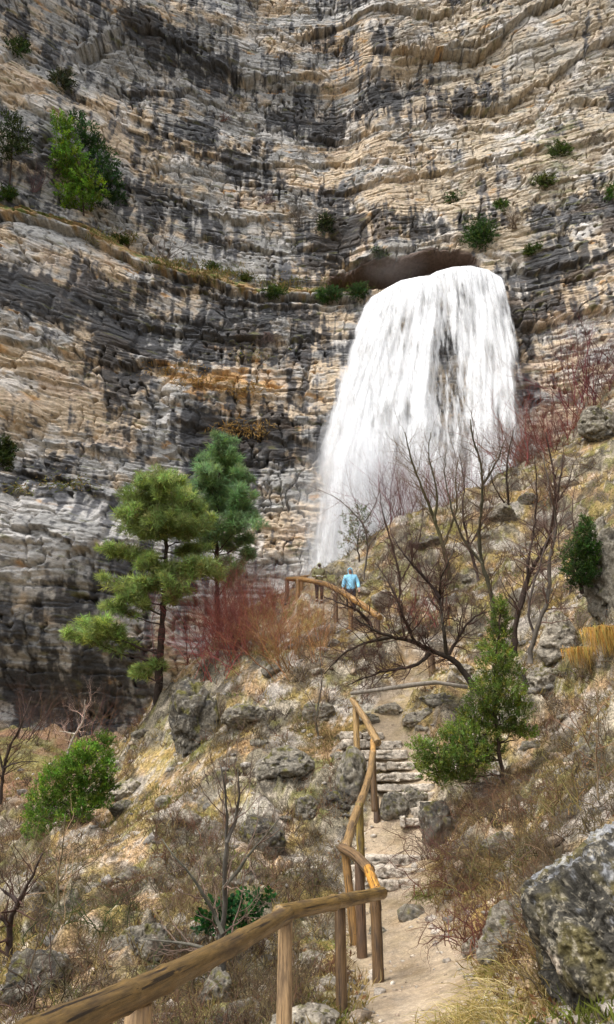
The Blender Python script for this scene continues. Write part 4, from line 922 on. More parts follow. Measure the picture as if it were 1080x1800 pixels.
WALL = [ # px, py, rx, ry, green, label
 (32,86,22,19,(.045,.075,.02),'round dark shrub clinging near the top left corner of the cliff'),
 (110,145,22,26,(.05,.062,.03),'dull dark shrub hanging in a crack above the ledge trees'),
 (798,348,13,12,(.04,.08,.02),'small round green shrub on the bare wall above the cave'),
 (846,412,28,40,(.05,.095,.025),'ivy patch hanging beside the top of the waterfall'),
 (883,365,9,20,(.06,.10,.02),'narrow ivy strip above the large ivy patch by the waterfall'),
 (985,268,20,20,(.06,.09,.02),'green tuft under a dry hanging root mass on the right wall'),
 (955,322,22,14,(.08,.10,.03),'small green tufts along the right hand crack of the cliff'),
 (934,441,22,8,(.05,.08,.015),'low green cushion on the ledge right of the waterfall lip'),
 (1074,340,10,14,(.06,.12,.02),'bright green tuft at the right edge of the cliff'),
 (482,516,26,11,(.05,.09,.02),'green bush spilling over the end of the grassy ledge'),
 (580,520,34,15,(.05,.10,.03),'ivy mat under the left end of the cave'),
 (630,514,30,15,(.055,.10,.03),'ivy mat hanging under the cave next to the waterfall'),
 (572,405,12,32,(.045,.06,.025),'dark ivy column in the fissure left of the cave'),
 (208,425,26,8,(.05,.08,.015),'low green growth on the slope of the grassy ledge'),
 (370,474,26,7,(.06,.09,.02),'low green patch in the middle of the grassy ledge'),
 (12,345,26,12,(.05,.09,.015),'green undergrowth on the ledge below the left pine'),
 (672,448,22,7,(.06,.08,.03),'faint green fringe along the roof of the cave'),
 (8,800,14,40,(.05,.07,.02),'dark shrub at the left edge halfway down the cliff'),
 (430,490,22,6,(.07,.09,.02),'small green patch near the right end of the grassy ledge')]
for k, (px, py, rx, ry, g, lab) in enumerate(WALL):
    rs = np.random.RandomState(800 + k); c = cliff_at(px, py); s = dep(c) / 1200; N = Geo()
    m = max(3, int(rx * ry / 32))
    for j in range(m):
        a = ell(1, rs, 0)[0]; qx, qy = px + a[0] * rx * .65, py + a[1] * ry * .65; w = cliff_at(qx, qy) - [0, .25, 0]; rr_ = min(rx, ry) * s * .62
        leaf_clump(N, w, (rr_ * 1.1, rr_ * .6, rr_), rs, np.asarray(g) * (.7 + .6 * rs.rand()), 260, .22, .08, .3)
    setp(N.obj('wall_shrub', M_leaf, loc=c), lab, 'shrub')
for k, (px, py, h, lab, col) in enumerate([(60,340,5.5,'bare purplish bush between the two ledge trees',(.16,.10,.10)),(290,460,6.5,'thin bare tree standing on the sloping grassy ledge',(.16,.13,.11)),(470,585,4.5,'tangle of brown roots hanging below the end of the ledge',(.10,.07,.06)),(470,360,3,'small leafless bush on the wall left of the cave',(.17,.12,.12)),
        (1040,235,5,'dry root mass hanging on the right wall',(.13,.10,.07)),(905,405,4,'dead brown fern clump right of the ivy patch',(.13,.09,.06)),(525,400,6,'leafless vines on the pillar left of the cave',(.12,.10,.085)),(390,215,2,'tiny reddish bush on a high ledge',(.16,.08,.06))]):
    rs = np.random.RandomState(850 + k); c = cliff_at(px, py); G = Geo()
    for j in range(14): limb(G, c + [rs.randn() * .3, -.2, 0], [rs.randn() * .5, -.35, 1 if k not in (2, 4) else -1], h * (.5 + .5 * rs.rand()), .05, 0, rs, col, .15, .0, (5, 4), .5, .5)
    setp(G.obj('bare_bush', M_twig, loc=c), lab, 'bush')

# ---- red and brown twig bushes
RED = (.25, .075, .06); MAR = (.13, .05, .045); ORB = (.27, .14, .06); BRN = (.14, .075, .045); OLI = (.20, .16, .06)
shrub(430, 1200, 25.5, 4.4, 1.0, 85, 'dense red twigged bush beside the second pine', 101, RED, (9, 7), lean=(-.1, 0), wx=.7, r=.015)
shrub(395, 1165, 28, 4.0, 1.0, 65, 'dark red bush at the foot of the second pine trunk', 102, MAR, (9, 7), wx=.9, r=.014)
shrub(535, 1215, 23.5, 4.0, 1.0, 56, 'large orange brown twiggy bush between the red bushes and the hikers', 103, ORB, (8, 5), lean=(-.15, 0), wx=.45, r=.014)
shrub(470, 1110, 29, 2.8, .9, 44, 'pale reddish bush under the end of the distant handrail', 104, (.25, .11, .08), (6, 4), wx=.6)
shrub(955, 830, 40, 5.2, .7, 62, 'bright crimson twig thicket right of the waterfall', 105, (.17, .055, .045), (8, 5), wx=1.2, r=.022)
shrub(1050, 720, 46, 6.6, .6, 72, 'dark maroon thicket against the cliff at the upper right', 106, (.12, .04, .04), (8, 5), wx=1.6, r=.024)
shrub(1000, 800, 42, 4.2, .6, 34, 'purplish brown thicket between the crimson and the maroon one', 107, (.16, .06, .05), (7, 5), wx=1.0, r=.02)
shrub(705, 935, 37, 5.2, .6, 50, 'thin purple haze of twigs in front of the spray', 108, (.19, .10, .10), (6, 5), wx=.9, r=.016)
shrub(790, 910, 38, 4.6, .6, 46, 'reddish twigs on the crest between the slender bare trees', 109, (.18, .07, .07), (6, 5), wx=.9, r=.016)
shrub(740, 1100, 24.5, 2.2, .8, 26, 'dull red low bush under the sprawling bare tree', 110, (.15, .06, .045), (6, 4), wx=.5)
shrub(160, 1310, 48, 4.5, .9, 30, 'brown leafless thicket at the foot of the cliff in the gully', 111, (.12, .075, .05), (6, 4), wx=2.0, r=.024)
shrub(60, 1300, 45, 4, .9, 26, 'dark brown brush at the left end of the gully', 112, (.08, .05, .04), (6, 4), wx=2.0, r=.024)
shrub(110, 1400, 31, 1.6, .9, 26, 'rusty low brush on the gully floor beyond the green juniper', 113, (.22, .085, .05), (5, 4), wx=1.0)
shrub(1000, 900, 34, 1.6, .9, 26, 'rust coloured low brush on the right hand slope', 114, (.24, .10, .04), (5, 4), wx=.9)
for k, (px, py, h, sp, n, col, lab) in enumerate([
 (820,1560,1.3,1.0,60,BRN,'dense brown bramble tangle on the bank right of the gravel path'),(800,1500,1.2,.9,46,(.12,.07,.05),'brown bramble tangle behind the dark rock face by the stairs'),
 (870,1560,1.3,1.0,46,OLI,'yellowish dry bramble clump above the grey rock by the boulder'),(860,1640,.8,1.0,40,(.16,.07,.05),'low reddish brown brambles at the edge of the gravel path'),
 (860,1430,1.2,.9,44,BRN,'brown dead bush under the feathery juniper'),(930,1440,1.2,.9,36,(.17,.10,.055),'dead brown bush on the right bank above the boulder'),
 (1040,1420,1.5,.5,18,OLI,'thin upright olive stems behind the top of the boulder'),(970,1500,1.0,.9,34,(.15,.11,.06),'dry thicket touching the left side of the boulder'),
 (500,1560,1.5,.8,30,(.13,.09,.055),'grey brown bush in the gully behind the near handrail'),(555,1320,1.7,.6,26,OLI,'olive brown shrub left of the leaning handrail'),
 (60,1560,1.8,.8,30,(.17,.13,.075),'pale brown tangle below the round green juniper'),(20,1480,2.2,.9,30,(.15,.085,.055),'brown thicket at the left edge of the photo'),
 (170,1640,1.0,.8,26,(.06,.075,.025),'dark green low shrub in the lower left undergrowth'),(300,1470,1.1,.9,22,(.16,.10,.06),'thin brown bush on the slope right of the green juniper'),
 (230,1580,1.1,.9,26,(.17,.085,.06),'reddish dry bush left of the bare sapling'),(420,1300,1.2,.9,22,(.13,.10,.06),'grey brown bush among the grey rocks below the red bushes'),
 (960,1290,1.0,.9,26,(.15,.09,.05),'brown dry bush right of the feathery juniper'),(1040,1180,1.0,.8,20,OLI,'dry olive bush on the bank below the orange grass'),
 (470,1740,.6,.9,24,(.12,.09,.05),'low dry weeds behind the nearest handrail post'),(120,1750,1.1,.8,30,(.10,.07,.045),'dark dry undergrowth in the lower left corner'),
 (330,1730,.9,.8,24,(.12,.10,.05),'dry weeds just above the nearest rail')]):
    shrub(px, py, None, h, sp, int(n * 1.3), lab, 130 + k, tuple(np.array(col) * .8), (6, 4), wx=.35, r=.0075, tangle=True, name='bramble_bush' if 'bramble' in lab else 'dry_shrub')

# ---- bare trees
bare_tree((832,1203), 19.5, [[(832,1203),(808,1168),(785,1150),(757,1146),(730,1128),(690,1120),(655,1108),(625,1086)],
   [(785,1150),(780,1100),(772,1050),(776,1012),(792,985),(800,950)],[(757,1146),(735,1172),(690,1176),(650,1188),(610,1205)],[(690,1120),(640,1128),(600,1150),(570,1185)],
   [(772,1050),(745,1010),(715,985),(690,940)],[(790,1150),(830,1080),(866,1074)],[(655,1108),(640,1075),(600,1060),(570,1050)],[(730,1128),(705,1075),(690,1030),(660,990)]],
   'gnarled bare tree sprawling to the left above the upper stairs', seed=201, r0=.10, every=.14, tl=1.05, dvar=2.0, kids=(6, 6, 4))
bare_tree((903,1138), 19, [[(903,1138),(907,1090),(925,1020),(943,985),(960,965),(968,930),(975,900),(985,850),(990,800)],[(907,1090),(925,1045),(930,975),(940,930),(945,860),(940,800)]],
   'tall bare tree with a straight dark double stem right of the juniper top', seed=202, r0=.09, every=.26, tl=1.15)
bare_tree((930,1150), 18.5, [[(930,1150),(940,1115),(967,1045),(965,990),(980,925),(970,870),(955,800)],[(940,1115),(925,1080),(932,1040),(950,1000),(958,950),(1000,900)]],
   'slender bare tree with crooked grey stems just right of the double stemmed one', seed=203, col=(.11, .09, .075), r0=.075, every=.27, tl=1.1)
bare_tree((868,1078), 24, [[(868,1150),(868,1078),(865,1045),(847,990),(842,940),(846,900),(850,832),(841,800),(830,765),(827,737)],[(847,990),(815,950),(795,900),(781,832),(785,790)],[(850,850),(875,810),(890,770)]],
   'mossy bare tree whose thin top crosses the right half of the waterfall', seed=204, col=(.085, .075, .05), r0=.10, every=.3, tl=1.45)
bare_tree((790,1010), 29, [[(790,1010),(780,960),(765,915),(739,850),(721,800),(712,760)],[(765,915),(770,870),(753,800),(757,760)],[(780,960),(805,892),(800,840),(810,790)]],
   'mossy bare tree in front of the left half of the waterfall foot', seed=205, col=(.10, .09, .05), r0=.10, every=.3, tl=1.6)
bare_tree((900,930), 35, [[(900,930),(895,895),(890,836),(895,790),(905,750)],[(895,895),(870,860),(860,820)]],
   'small bare tree on the crest left of the crimson thicket', seed=206, r0=.09, every=.45, tl=1.6)
bare_tree((975,930), 31, [[(975,930),(974,892),(978,850),(967,800),(960,760)],[(974,892),(1000,850),(1010,810)]],
   'dark bare tree on the right crest in front of the crimson thicket', seed=207, r0=.09, every=.3, tl=1.45)
bare_tree((640,1010), 30, [[(640,1010),(648,960),(640,920),(600,880),(560,860)],[(648,960),(690,900),(700,850)],[(640,920),(665,880),(668,845)]],
   'thin bare tree right behind the hikers in front of the spray', seed=208, col=(.14, .12, .10), r0=.05, every=.5, tl=1.5)
bare_tree((394,1778), 8.0, [[(394,1778),(392,1700),(391,1640),(394,1560),(397,1500),(401,1440),(399,1390),(388,1345)],[(391,1640),(360,1570),(320,1515),(285,1475)],[(399,1480),(425,1420),(418,1350)],[(394,1560),(440,1500),(490,1440)],[(392,1690),(350,1660),(300,1645),(250,1650)]],
   'tall thin bare sapling rising behind the nearest handrail', seed=209, col=(.115, .105, .085), r0=.045, every=.28, tl=.75, kids=(3, 3, 2), dvar=.5)
bare_tree((25,1700), 11, [[(25,1700),(12,1660),(14,1625),(30,1585),(60,1545),(75,1500)],[(25,1680),(75,1660),(110,1690)],[(14,1625),(-20,1590)],[(30,1585),(0,1560)]],
   'twisted dark bare tree in the lower left corner', seed=210, r0=.07, every=.25, tl=.9, kids=(3, 3, 2))
bare_tree((2,1400), 24, [[(2,1400),(6,1355),(14,1320),(40,1270),(55,1225)],[(8,1350),(40,1335),(70,1340)],[(6,1355),(-10,1290)]],
   'dark leafless sapling at the left edge above the gully', seed=211, r0=.07, every=.27, tl=1.1)
bare_tree((120,1320), 44, [[(120,1320),(132,1290),(148,1268),(150,1230)],[(132,1290),(105,1285)]],
   'small white barked bare tree at the foot of the dark overhang', seed=212, col=(.42, .38, .32), r0=.09, every=.6, tl=1.6)
bare_tree((1050,1390), 10.5, [[(1050,1390),(1045,1330),(1055,1270),(1050,1210)],[(1045,1330),(1020,1290),(1010,1250)]],
   'thin leafless stems rising above the boulder at the right', seed=213, col=(.17, .13, .08), r0=.018, every=.3, tl=.6, kids=(2, 2))
bare_tree((120,1640), 12, [[(120,1640),(95,1590),(105,1540),(110,1480),(115,1430)],[(95,1590),(60,1540),(50,1500)]],
   'pale thin sapling in front of the round green juniper', seed=214, col=(.24, .21, .13), r0=.028, every=.3, tl=.9, kids=(3, 2))
bare_tree((560,1300), 20, [[(560,1300),(555,1250),(570,1200),(560,1150)],[(555,1250),(530,1200)]],
   'small grey sapling on the slope left of the upper handrail post', seed=215, col=(.14, .12, .10), r0=.03, every=.4, tl=.9, kids=(3, 3))

bare_tree((700,1075), 27, [[(700,1075),(705,1020),(690,960),(672,900),(668,860)],[(705,1020),(735,965),(745,900),(738,850)]],
   'thin dark bare tree just right of the pale rock beside the hiker in blue', seed=216, col=(.075, .055, .045), r0=.06, every=.28, tl=1.3)
bare_tree((840,1010), 28, [[(840,1010),(825,960),(812,900),(818,850),(808,800)],[(825,960),(860,900),(872,850)]],
   'dark bare tree on the slope between the two mossy ones', seed=217, col=(.07, .05, .045), r0=.07, every=.28, tl=1.4)
bare_tree((1000,1080), 24, [[(1000,1080),(1005,1020),(1015,960),(1005,900),(1012,850)],[(1005,1020),(980,960),(985,910)]],
   'thin bare tree left of the dark juniper bush on the right slope', seed=218, col=(.09, .07, .06), r0=.05, every=.3, tl=1.1)

# ------------------------------------------------------------------ grass tufts that stand out
def tuft(px, py, label, n, h, seed, cols, droop=1.0, spread=.8, d=None, w=.006, sz=(.3, .25)):
    rs = np.random.RandomState(seed); c = hit(px, py) if d is None else P(px, py, d); G = Geo()
    hang = d is not None
    b = c + np.stack([rs.randn(n) * sz[0], rs.randn(n) * sz[1], np.zeros(n)], 1)
    if d is None: b[:, 2] = ground(b[:, 0], b[:, 1], False)
    dr = nrm(np.stack([rs.randn(n) * spread, rs.randn(n) * spread * .7 - .3, np.ones(n)], 1)); L = h * (.5 + .7 * rs.rand(n, 1))
    if hang: dr = nrm(np.stack([rs.randn(n) * .35, -.55 + .25 * rs.randn(n), .35 + .3 * rs.rand(n)], 1))
    cc = np.asarray(cols)[rs.randint(len(cols), size=n)] * (.75 + .5 * rs.rand(n, 1))
    side = nrm(np.cross(dr, rs.randn(n, 3))) * w; hz = dr * [1, 1, 0]
    rows = []
    for k, t in enumerate((0, .35, .7, 1)):
        q = (b + dr * L * t * .45 - [0, 0, 1] * L * t * t * 1.1) if hang else (b + dr * L * t + hz * L * .5 * t * t * droop - [0, 0, 1] * L * (.55 * droop * t ** 2.2)); rows += [q - side * (1 - t * .9), q + side * (1 - t * .9)]
    V = np.stack(rows, 1).reshape(-1, 3); i = np.arange(n)[:, None] * 8
    F = np.concatenate([i + [0, 1, 3, 2], i + [2, 3, 5, 4], i + [4, 5, 7, 6]]); G.add(V, F, np.repeat(cc, 8, 0))
    return setp(G.obj('grass_tuft', M_dry, loc=c), label, 'grass')
STR = [(.46, .36, .15), (.40, .30, .10), (.27, .25, .06), (.55, .45, .24)]; ORG = [(.48, .24, .05), (.42, .25, .08), (.36, .30, .08)]
tuft(855, 1790, 'long straw coloured grass tuft between the gravel path and the boulder', 900, .40, 1, STR, sz=(.30, .28), w=.005)
tuft(868, 1710, 'straw grass hanging down the left flank of the boulder', 400, .34, 2, STR, sz=(.16, .3), w=.005)
tuft(1062, 1105, 'orange dry grass hanging from the bank at the right edge', 900, .8, 3, ORG, d=17.2, sz=(.22, .15), w=.010, droop=2.9)
tuft(1015, 1140, 'smaller orange grass clump left of the hanging one', 350, .6, 4, ORG, d=17.8, sz=(.2, .15), w=.010, droop=2.2)
tuft(745, 1575, 'green grass at the foot of the brown brambles by the path', 260, .22, 5, [(.13, .18, .03), (.2, .2, .05)], sz=(.12, .3), w=.006)
tuft(570, 1665, 'short green grass between the two nearer handrail posts', 260, .2, 6, [(.16, .20, .04), (.3, .28, .1)], sz=(.12, .14), w=.005)
G = Geo()
for k, (px, py, n, h) in enumerate([(350,672,200,1.8),(425,758,260,2.0),(440,690,160,1.6),(300,650,120,1.5),(120,852,200,1.2),(455,625,90,1.3),(30,860,120,1.2),(390,485,500,1.3),(300,468,400,1.3),(200,420,300,1.3),(500,503,300,1.3),(600,503,150,1.0)]):
    rs = np.random.RandomState(k + 40); w = np.array([cliff_at(px + rs.randn() * 26, py + rs.randn() * 6) for _ in range(n // 6)])
    b = np.repeat(w, 6, 0) + rs.randn(len(w) * 6, 3) * [.5, .1, .3] - [0, .15, 0]; m = len(b); col = np.asarray([(.46, .27, .08), (.38, .26, .10), (.3, .2, .07)] if k < 4 else [(.24, .22, .07), (.34, .24, .11), (.14, .17, .04)])[rs.randint(3, size=m)] * (.7 + .5 * rs.rand(m, 1))
    leaves(G, b, np.stack([rs.randn(m) * .5, -np.ones(m) * .5, rs.randn(m) * .5 + (.5 if k > 6 else -.4)], 1), h * (.3 + .5 * rs.rand(m)), .07, col, rs)
setp(G.obj('ledge_grass', M_dry), 'orange and straw coloured grass growing along the ledges of the cliff', 'grass', kind='stuff')

# ------------------------------------------------------------------ ground cover nobody could count
rs = np.random.RandomState(77)
def scatter(n, rmin=4.5, rmax=52, a=.62):
    r = rmin * (rmax / rmin) ** rs.rand(n); t = (rs.rand(n) * 2 - 1) * a; x = r * np.sin(t); y = r * np.cos(t); return x, y, r
def g_all(x, y): return par(lambda a, b: ground(a, b, False), x, y)
n = 36000; x, y, r = scatter(n); m = path_dist(x, y) > .62 + .2 * rs.rand(n); keep = m & (fbm(x / 1.6, y / 1.6, o=3, seed=400) + .25 * rs.randn(n) > -.12); x, y, r = x[keep], y[keep], r[keep]
z = g_all(x, y); n = len(x); k = 9; G = Geo()
hue = fbm(x / 2.5, y / 2.5, o=3, seed=401) + .15 * rs.randn(n) - .03
pal = np.array([(.31, .23, .085), (.25, .195, .065), (.14, .16, .03), (.17, .10, .05), (.42, .32, .14)])
ci = np.clip(((hue + .45) * 5.2).astype(int), 0, 4); cc = np.repeat(pal[np.array([3, 0, 4, 1, 2])[ci]], k, 0) * (.6 + .7 * rs.rand(n * k, 1))
s = np.repeat(.055 + .003 * r + .07 * rs.rand(n) ** 2, k); b = np.repeat(np.stack([x, y, z - .03], 1), k, 0) + rs.randn(n * k, 3) * (s * .45)[:, None] * [1, 1, .1]
leaves(G, b, np.stack([rs.randn(n * k) * .7, rs.randn(n * k) * .6 - .35, np.ones(n * k)], 1), s * (.8 + rs.rand(n * k)), s * .045 + .002, cc, rs, .25)
setp(G.obj('dry_grass', M_dry), 'tufts of dry yellow and brown grass all over the slopes', 'grass', kind='stuff')
# low dead brush
n = 6500; x, y, r = scatter(n, 5); keep = (path_dist(x, y) > .95) & (fbm(x / 3, y / 3, o=3, seed=410) > -.06) & ~((x > .8) & (y < 7.0)); x, y, r = x[keep], y[keep], r[keep]; z = g_all(x, y); G = Geo()
bp = np.array([(.11, .07, .045), (.15, .08, .05), (.10, .08, .05), (.17, .13, .06), (.06, .042, .032)])
m = len(x); q = 6; c = np.repeat(bp[rs.randint(5, size=m)], q, 0); h = np.repeat(.20 + .3 * rs.rand(m) ** 1.5 + .006 * r, q)
b = np.repeat(np.stack([x, y, z - .03], 1), q, 0) + rs.randn(m * q, 3) * [.06, .06, 0]
limbs(G, b, np.stack([rs.randn(m * q) * .9, rs.randn(m * q) * .7, np.ones(m * q)], 1), h, np.repeat(.0035 + .0003 * r, q), 1, rs, c, .26, .0, (0, 5), .8, .7)
setp(G.obj('dead_brush', M_twig), 'low leafless brush and dead stems over the slopes', 'brush', kind='stuff')
# stones and gravel
def stones(n, rmin, rmax, s0, s1, cond, name, lab, tones, sub=1):
    x, y, r = scatter(n, rmin, rmax); k = cond(x, y); x, y, r = x[k], y[k], r[k]; z = g_all(x, y); n = len(x); D, F = ico(sub); m = len(D)
    s = (s0 + (s1 - s0) * rs.rand(n) ** 3) * (1 + r * .025); V = np.repeat(D[None], n, 0) * (1 + .28 * rs.randn(n, m, 1)) * s[:, None, None] * (np.array([1, 1, .65]) * (.7 + .6 * rs.rand(n, 1, 3)))
    V = V + np.stack([x, y, z + s * .1], 1)[:, None]; F = (F[None] + (np.arange(n) * m)[:, None, None]).reshape(-1, 3)
    col = np.repeat(np.asarray(tones)[rs.randint(len(tones), size=n)] * (.7 + .5 * rs.rand(n, 1)), m, 0)
    setp(mesh_np(name, V.reshape(-1, 3), F, M_rock, col=col, smooth=False), lab, 'stones', kind='stuff')
stones(6500, 4.6, 45, .015, .12, lambda x, y: (path_dist(x, y) > .6) & (fbm(x / 1.8, y / 1.8, o=3, seed=420) > .0), 'loose_stones', 'loose limestone chips strewn over the slopes', [(.33, .30, .26), (.44, .39, .33), (.20, .185, .16), (.36, .28, .20)])
stones(5000, 5, 24, .006, .03, lambda x, y: path_dist(x, y) < 1.0, 'path_gravel', 'pale gravel on the trodden path', [(.55, .46, .36), (.48, .38, .28), (.40, .31, .23), (.62, .55, .46)])
stones(4200, 5, 26, .012, .075, lambda x, y: (path_dist(x, y) > .42) & (path_dist(x, y) < 1.2), 'edge_stones', 'small stones lying along both edges of the path', [(.46, .40, .33), (.36, .31, .26), (.55, .49, .41)])
x, y, r = scatter(9000, 4.8, 30); 
k = (path_dist(x, y) > .8) & (fbm(x / 1.3, y / 1.3, o=3, seed=430) > .08); x, y, r = x[k], y[k], r[k]; z = g_all(x, y); n = len(x); G = Geo(); q = 5
b = np.repeat(np.stack([x, y, z], 1), q, 0) + rs.randn(n * q, 3) * [.08, .08, .01]; lc = np.array([(.22, .11, .05), (.16, .08, .045), (.28, .15, .07), (.12, .07, .04)])[rs.randint(4, size=n * q)]
leaves(G, b, rs.randn(n * q, 3) * [1, 1, .5] + [0, 0, .2], .05 + .04 * rs.rand(n * q), .018, lc, rs, .2)
setp(G.obj('leaf_litter', M_dry), 'brown fallen leaves lying in the hollows of the slope', 'leaves', kind='stuff')
#--MARK3--
# ------------------------------------------------------------------ the two hikers
def grow(name, joints, edges, mat, parent, col, origin, root=0, sub=1, s=1.0, yaw=0.0):
    """one continuous tapering surface grown over a skeleton of joints"""
    names = list(joints); me = bpy.data.meshes.new(name)
    R = rotz(yaw); pts = [tuple(R @ (np.array(joints[n][0]) * s)) for n in names]
    me.from_pydata(pts, [(names.index(a), names.index(b)) for a, b in edges], []); o = bpy.data.objects.new(name, me); C.objects.link(o)
    o.modifiers.new('skin', 'SKIN'); me.skin_vertices[0].data[0].use_root = True
    for i, n in enumerate(names):
        r = joints[n][1]; me.skin_vertices[0].data[i].radius = ((r[0] * s, r[1] * s) if hasattr(r, '__len__') else (r * s, r * s)); me.skin_vertices[0].data[i].use_root = (i == root)
    u = o.modifiers.new('smooth', 'SUBSURF'); u.levels = sub + 1; u.render_levels = sub + 1
    dg = bpy.context.evaluated_depsgraph_get(); nm = bpy.data.meshes.new_from_object(o.evaluated_get(dg)); bpy.data.objects.remove(o); nm.name = name
    ca = nm.color_attributes.new('col', 'FLOAT_COLOR', 'POINT'); ca.data.foreach_set('color', np.tile([*col, 1.0], len(nm.vertices)).astype(np.float32))
    nm.materials.clear(); nm.materials.append(mat)
    for p_ in nm.polygons: p_.use_smooth = True
    q = bpy.data.objects.new(name, nm); C.objects.link(q); q.parent = parent
    return q
def hiker(feet, s, yaw, label, jc, tc, armsL, armsR, gloves, face, hatc=None, grp='hikers on the ridge path'):
    root = empty('person', feet, label, 'person', grp); kw = dict(s=s, yaw=yaw, origin=feet)
    J = {'pel': ((0, 0, .93), (.13, .10)), 'spi': ((0, 0, 1.14), (.125, .10)), 'che': ((0, -.01, 1.36), (.15, .11)), 'nec': ((0, -.03, 1.49), .055), 'jaw': ((0, -.07, 1.56), (.062, .075)), 'hea': ((0, -.075, 1.64), (.078, .095)), 'top': ((0, -.06, 1.71), .06),
         'hl': ((-.10, 0, .88), .09), 'kl': ((-.11, -.13, .49), .062), 'al': ((-.10, -.03, .10), .042), 'tl': ((-.105, -.18, .035), .036), 'hr': ((.10, 0, .88), .09), 'kr': ((.11, -.04, .48), .062), 'ar': ((.115, .12, .11), .042), 'tr': ((.115, -.02, .04), .036)}
    E = [('pel', 'spi'), ('spi', 'che'), ('che', 'nec'), ('nec', 'jaw'), ('jaw', 'hea'), ('hea', 'top'), ('pel', 'hl'), ('hl', 'kl'), ('kl', 'al'), ('al', 'tl'), ('pel', 'hr'), ('hr', 'kr'), ('kr', 'ar'), ('ar', 'tr')]
    for sd_, (sh, el, wr, pa) in ((-1, armsL), (1, armsR)):
        t = 'L' if sd_ < 0 else 'R'; f = np.array(pa) - wr; f = f / np.linalg.norm(f); ac = np.array([1., 0, 0]) if abs(f[0]) < .7 else np.array([0, 1., 0])
        J[t + 's'] = (sh, .06); J[t + 'e'] = (el, .045); J[t + 'w'] = (wr, .028); J[t + 'p'] = (pa, (.036, .02)); E += [('che', t + 's'), (t + 's', t + 'e'), (t + 'e', t + 'w'), (t + 'w', t + 'p')]
        for k, (o_, l_) in enumerate([(-.033, .065), (-.011, .078), (.011, .074), (.033, .058)]):
            a = np.array(pa) + ac * o_ + f * .035; b_ = a + f * l_ * .55; c_ = b_ + (f + [0, -.6, .1]) * l_ * .4
            J[t + f'a{k}'] = (tuple(a), .0095); J[t + f'b{k}'] = (tuple(b_), .009); J[t + f'c{k}'] = (tuple(c_), .007); E += [(t + 'p', t + f'a{k}'), (t + f'a{k}', t + f'b{k}'), (t + f'b{k}', t + f'c{k}')]
        a = np.array(pa) - ac * .038 * sd_ * -1 + [0, -.02, 0]; J[t + 'th'] = (tuple(a), .011); J[t + 'ti'] = (tuple(a + f * .035 + [0, -.02, 0]), .008); E += [(t + 'w', t + 'th'), (t + 'th', t + 'ti')]
    body = grow('body', J, E, M_skin, root, gloves if gloves else (.42, .24, .17), **kw)
    # face details on the front of the head
    def bit(name, c, r, col):
        V, F = ico(2); V = V * r + c; V = (rotz(yaw) @ (V * s).T).T + feet; return mesh_np(name, V, F, M_skin, root, np.broadcast_to(np.array(col), V.shape))
    bit('face', (0, -.115, 1.625), (.062, .062, .085), face)
    bit('nose', (0, -.182, 1.615), (.013, .018, .02), face)
    for sx in (-1, 1): bit('eye', (sx * .027, -.168, 1.645), (.011, .008, .007), (.03, .02, .02))
    bit('mouth', (0, -.170, 1.578), (.024, .008, .006), (.25, .08, .07))
    jac = {'hem': ((0, 0, .80), (.185, .14)), 'wai': ((0, 0, 1.0), (.175, .14)), 'spi': ((0, 0, 1.18), (.18, .145)), 'che': ((0, -.01, 1.36), (.19, .15)), 'col': ((0, -.02, 1.49), (.10, .10))}
    je = [('hem', 'wai'), ('wai', 'spi'), ('spi', 'che'), ('che', 'col')]
    for t, (sh, el, wr, pa) in (('L', armsL), ('R', armsR)):
        sg = -1 if t == 'L' else 1; w2 = tuple(np.array(wr) * .92 + np.array(el) * .08)
        jac[t + 's'] = ((sh[0] + .01 * sg, sh[1], sh[2]), .095); jac[t + 'e'] = (el, .078); jac[t + 'w'] = (w2, .058); je += [('che', t + 's'), (t + 's', t + 'e'), (t + 'e', t + 'w')]
    grow('jacket', jac, je, M_cloth, root, jc, **kw)
    hood = {'a': ((0, .01, 1.50), (.10, .09)), 'b': ((0, .0, 1.60), (.112, .10)), 'c': ((0, -.01, 1.69), (.108, .11)), 'd': ((0, -.04, 1.77), (.085, .10))}
    grow('hood', hood, [('a', 'b'), ('b', 'c'), ('c', 'd')], M_cloth, root, hatc or jc, **kw)
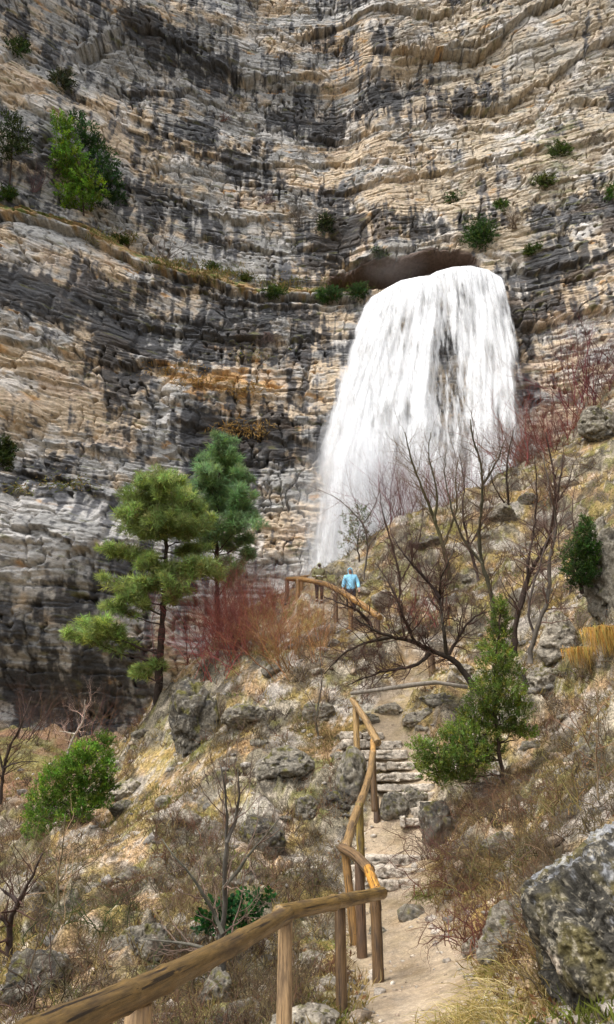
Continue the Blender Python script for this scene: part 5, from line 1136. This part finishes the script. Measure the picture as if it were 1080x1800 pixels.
    br_ = {'a': ((-.085, -.10, 1.62), .028), 'b': ((-.07, -.135, 1.70), .026), 'c': ((0, -.16, 1.735), .028), 'd': ((.07, -.135, 1.70), .026), 'e': ((.085, -.10, 1.62), .028)}
    grow('hood_brim', br_, [('a', 'b'), ('b', 'c'), ('c', 'd'), ('d', 'e')], M_cloth, root, hatc or jc, **kw)
    tr = {'p': ((0, 0, .90), (.15, .12)), 'hl': ((-.10, 0, .82), .115), 'kl': ((-.11, -.13, .49), .083), 'al': ((-.10, -.04, .14), .068), 'hr': ((.10, 0, .82), .115), 'kr': ((.11, -.04, .48), .083), 'ar': ((.115, .11, .15), .068)}
    grow('trousers', tr, [('p', 'hl'), ('hl', 'kl'), ('kl', 'al'), ('p', 'hr'), ('hr', 'kr'), ('kr', 'ar')], M_cloth, root, tc, **kw)
    for a, b_, c_ in (((-.10, -.02, .13), (-.10, -.03, .06), (-.105, -.2, .045)), ((.115, .12, .14), (.115, .12, .07), (.115, -.03, .05))):
        grow('boot', {'a': (a, .06), 'b': (b_, .058), 'c': (c_, .048)}, [('a', 'b'), ('b', 'c')], M_cloth, root, (.07, .05, .04), **kw)
    return root
q = P(616, 1000, 27); fz = q[2] - 1.76
hiker((q[0], q[1], fz), 1.0, -.15, 'hiker in a light blue hooded rain jacket walking down with head bowed', (.26, .57, .76), (.04, .045, .055),
      ((-.19, -.01, 1.42), (-.28, .02, 1.16), (-.30, -.10, .93), (-.30, -.13, .86)), ((.19, -.01, 1.42), (.29, .03, 1.15), (.32, -.06, .90), (.325, -.08, .83)), None, (.36, .20, .14))
q = P(561, 990, 29.5); fz = q[2] - 1.78
hiker((q[0], q[1], fz), 1.0, .1, 'hiker in an olive hooded jacket holding pale gloved hands together before the waist', (.16, .155, .075), (.035, .033, .035),
      ((-.19, -.01, 1.42), (-.27, .0, 1.17), (-.10, -.24, 1.10), (-.05, -.27, 1.09)), ((.19, -.01, 1.42), (.27, .0, 1.17), (.10, -.24, 1.08), (.045, -.28, 1.07)), (.62, .60, .58), (.05, .035, .03), hatc=(.44, .44, .30))
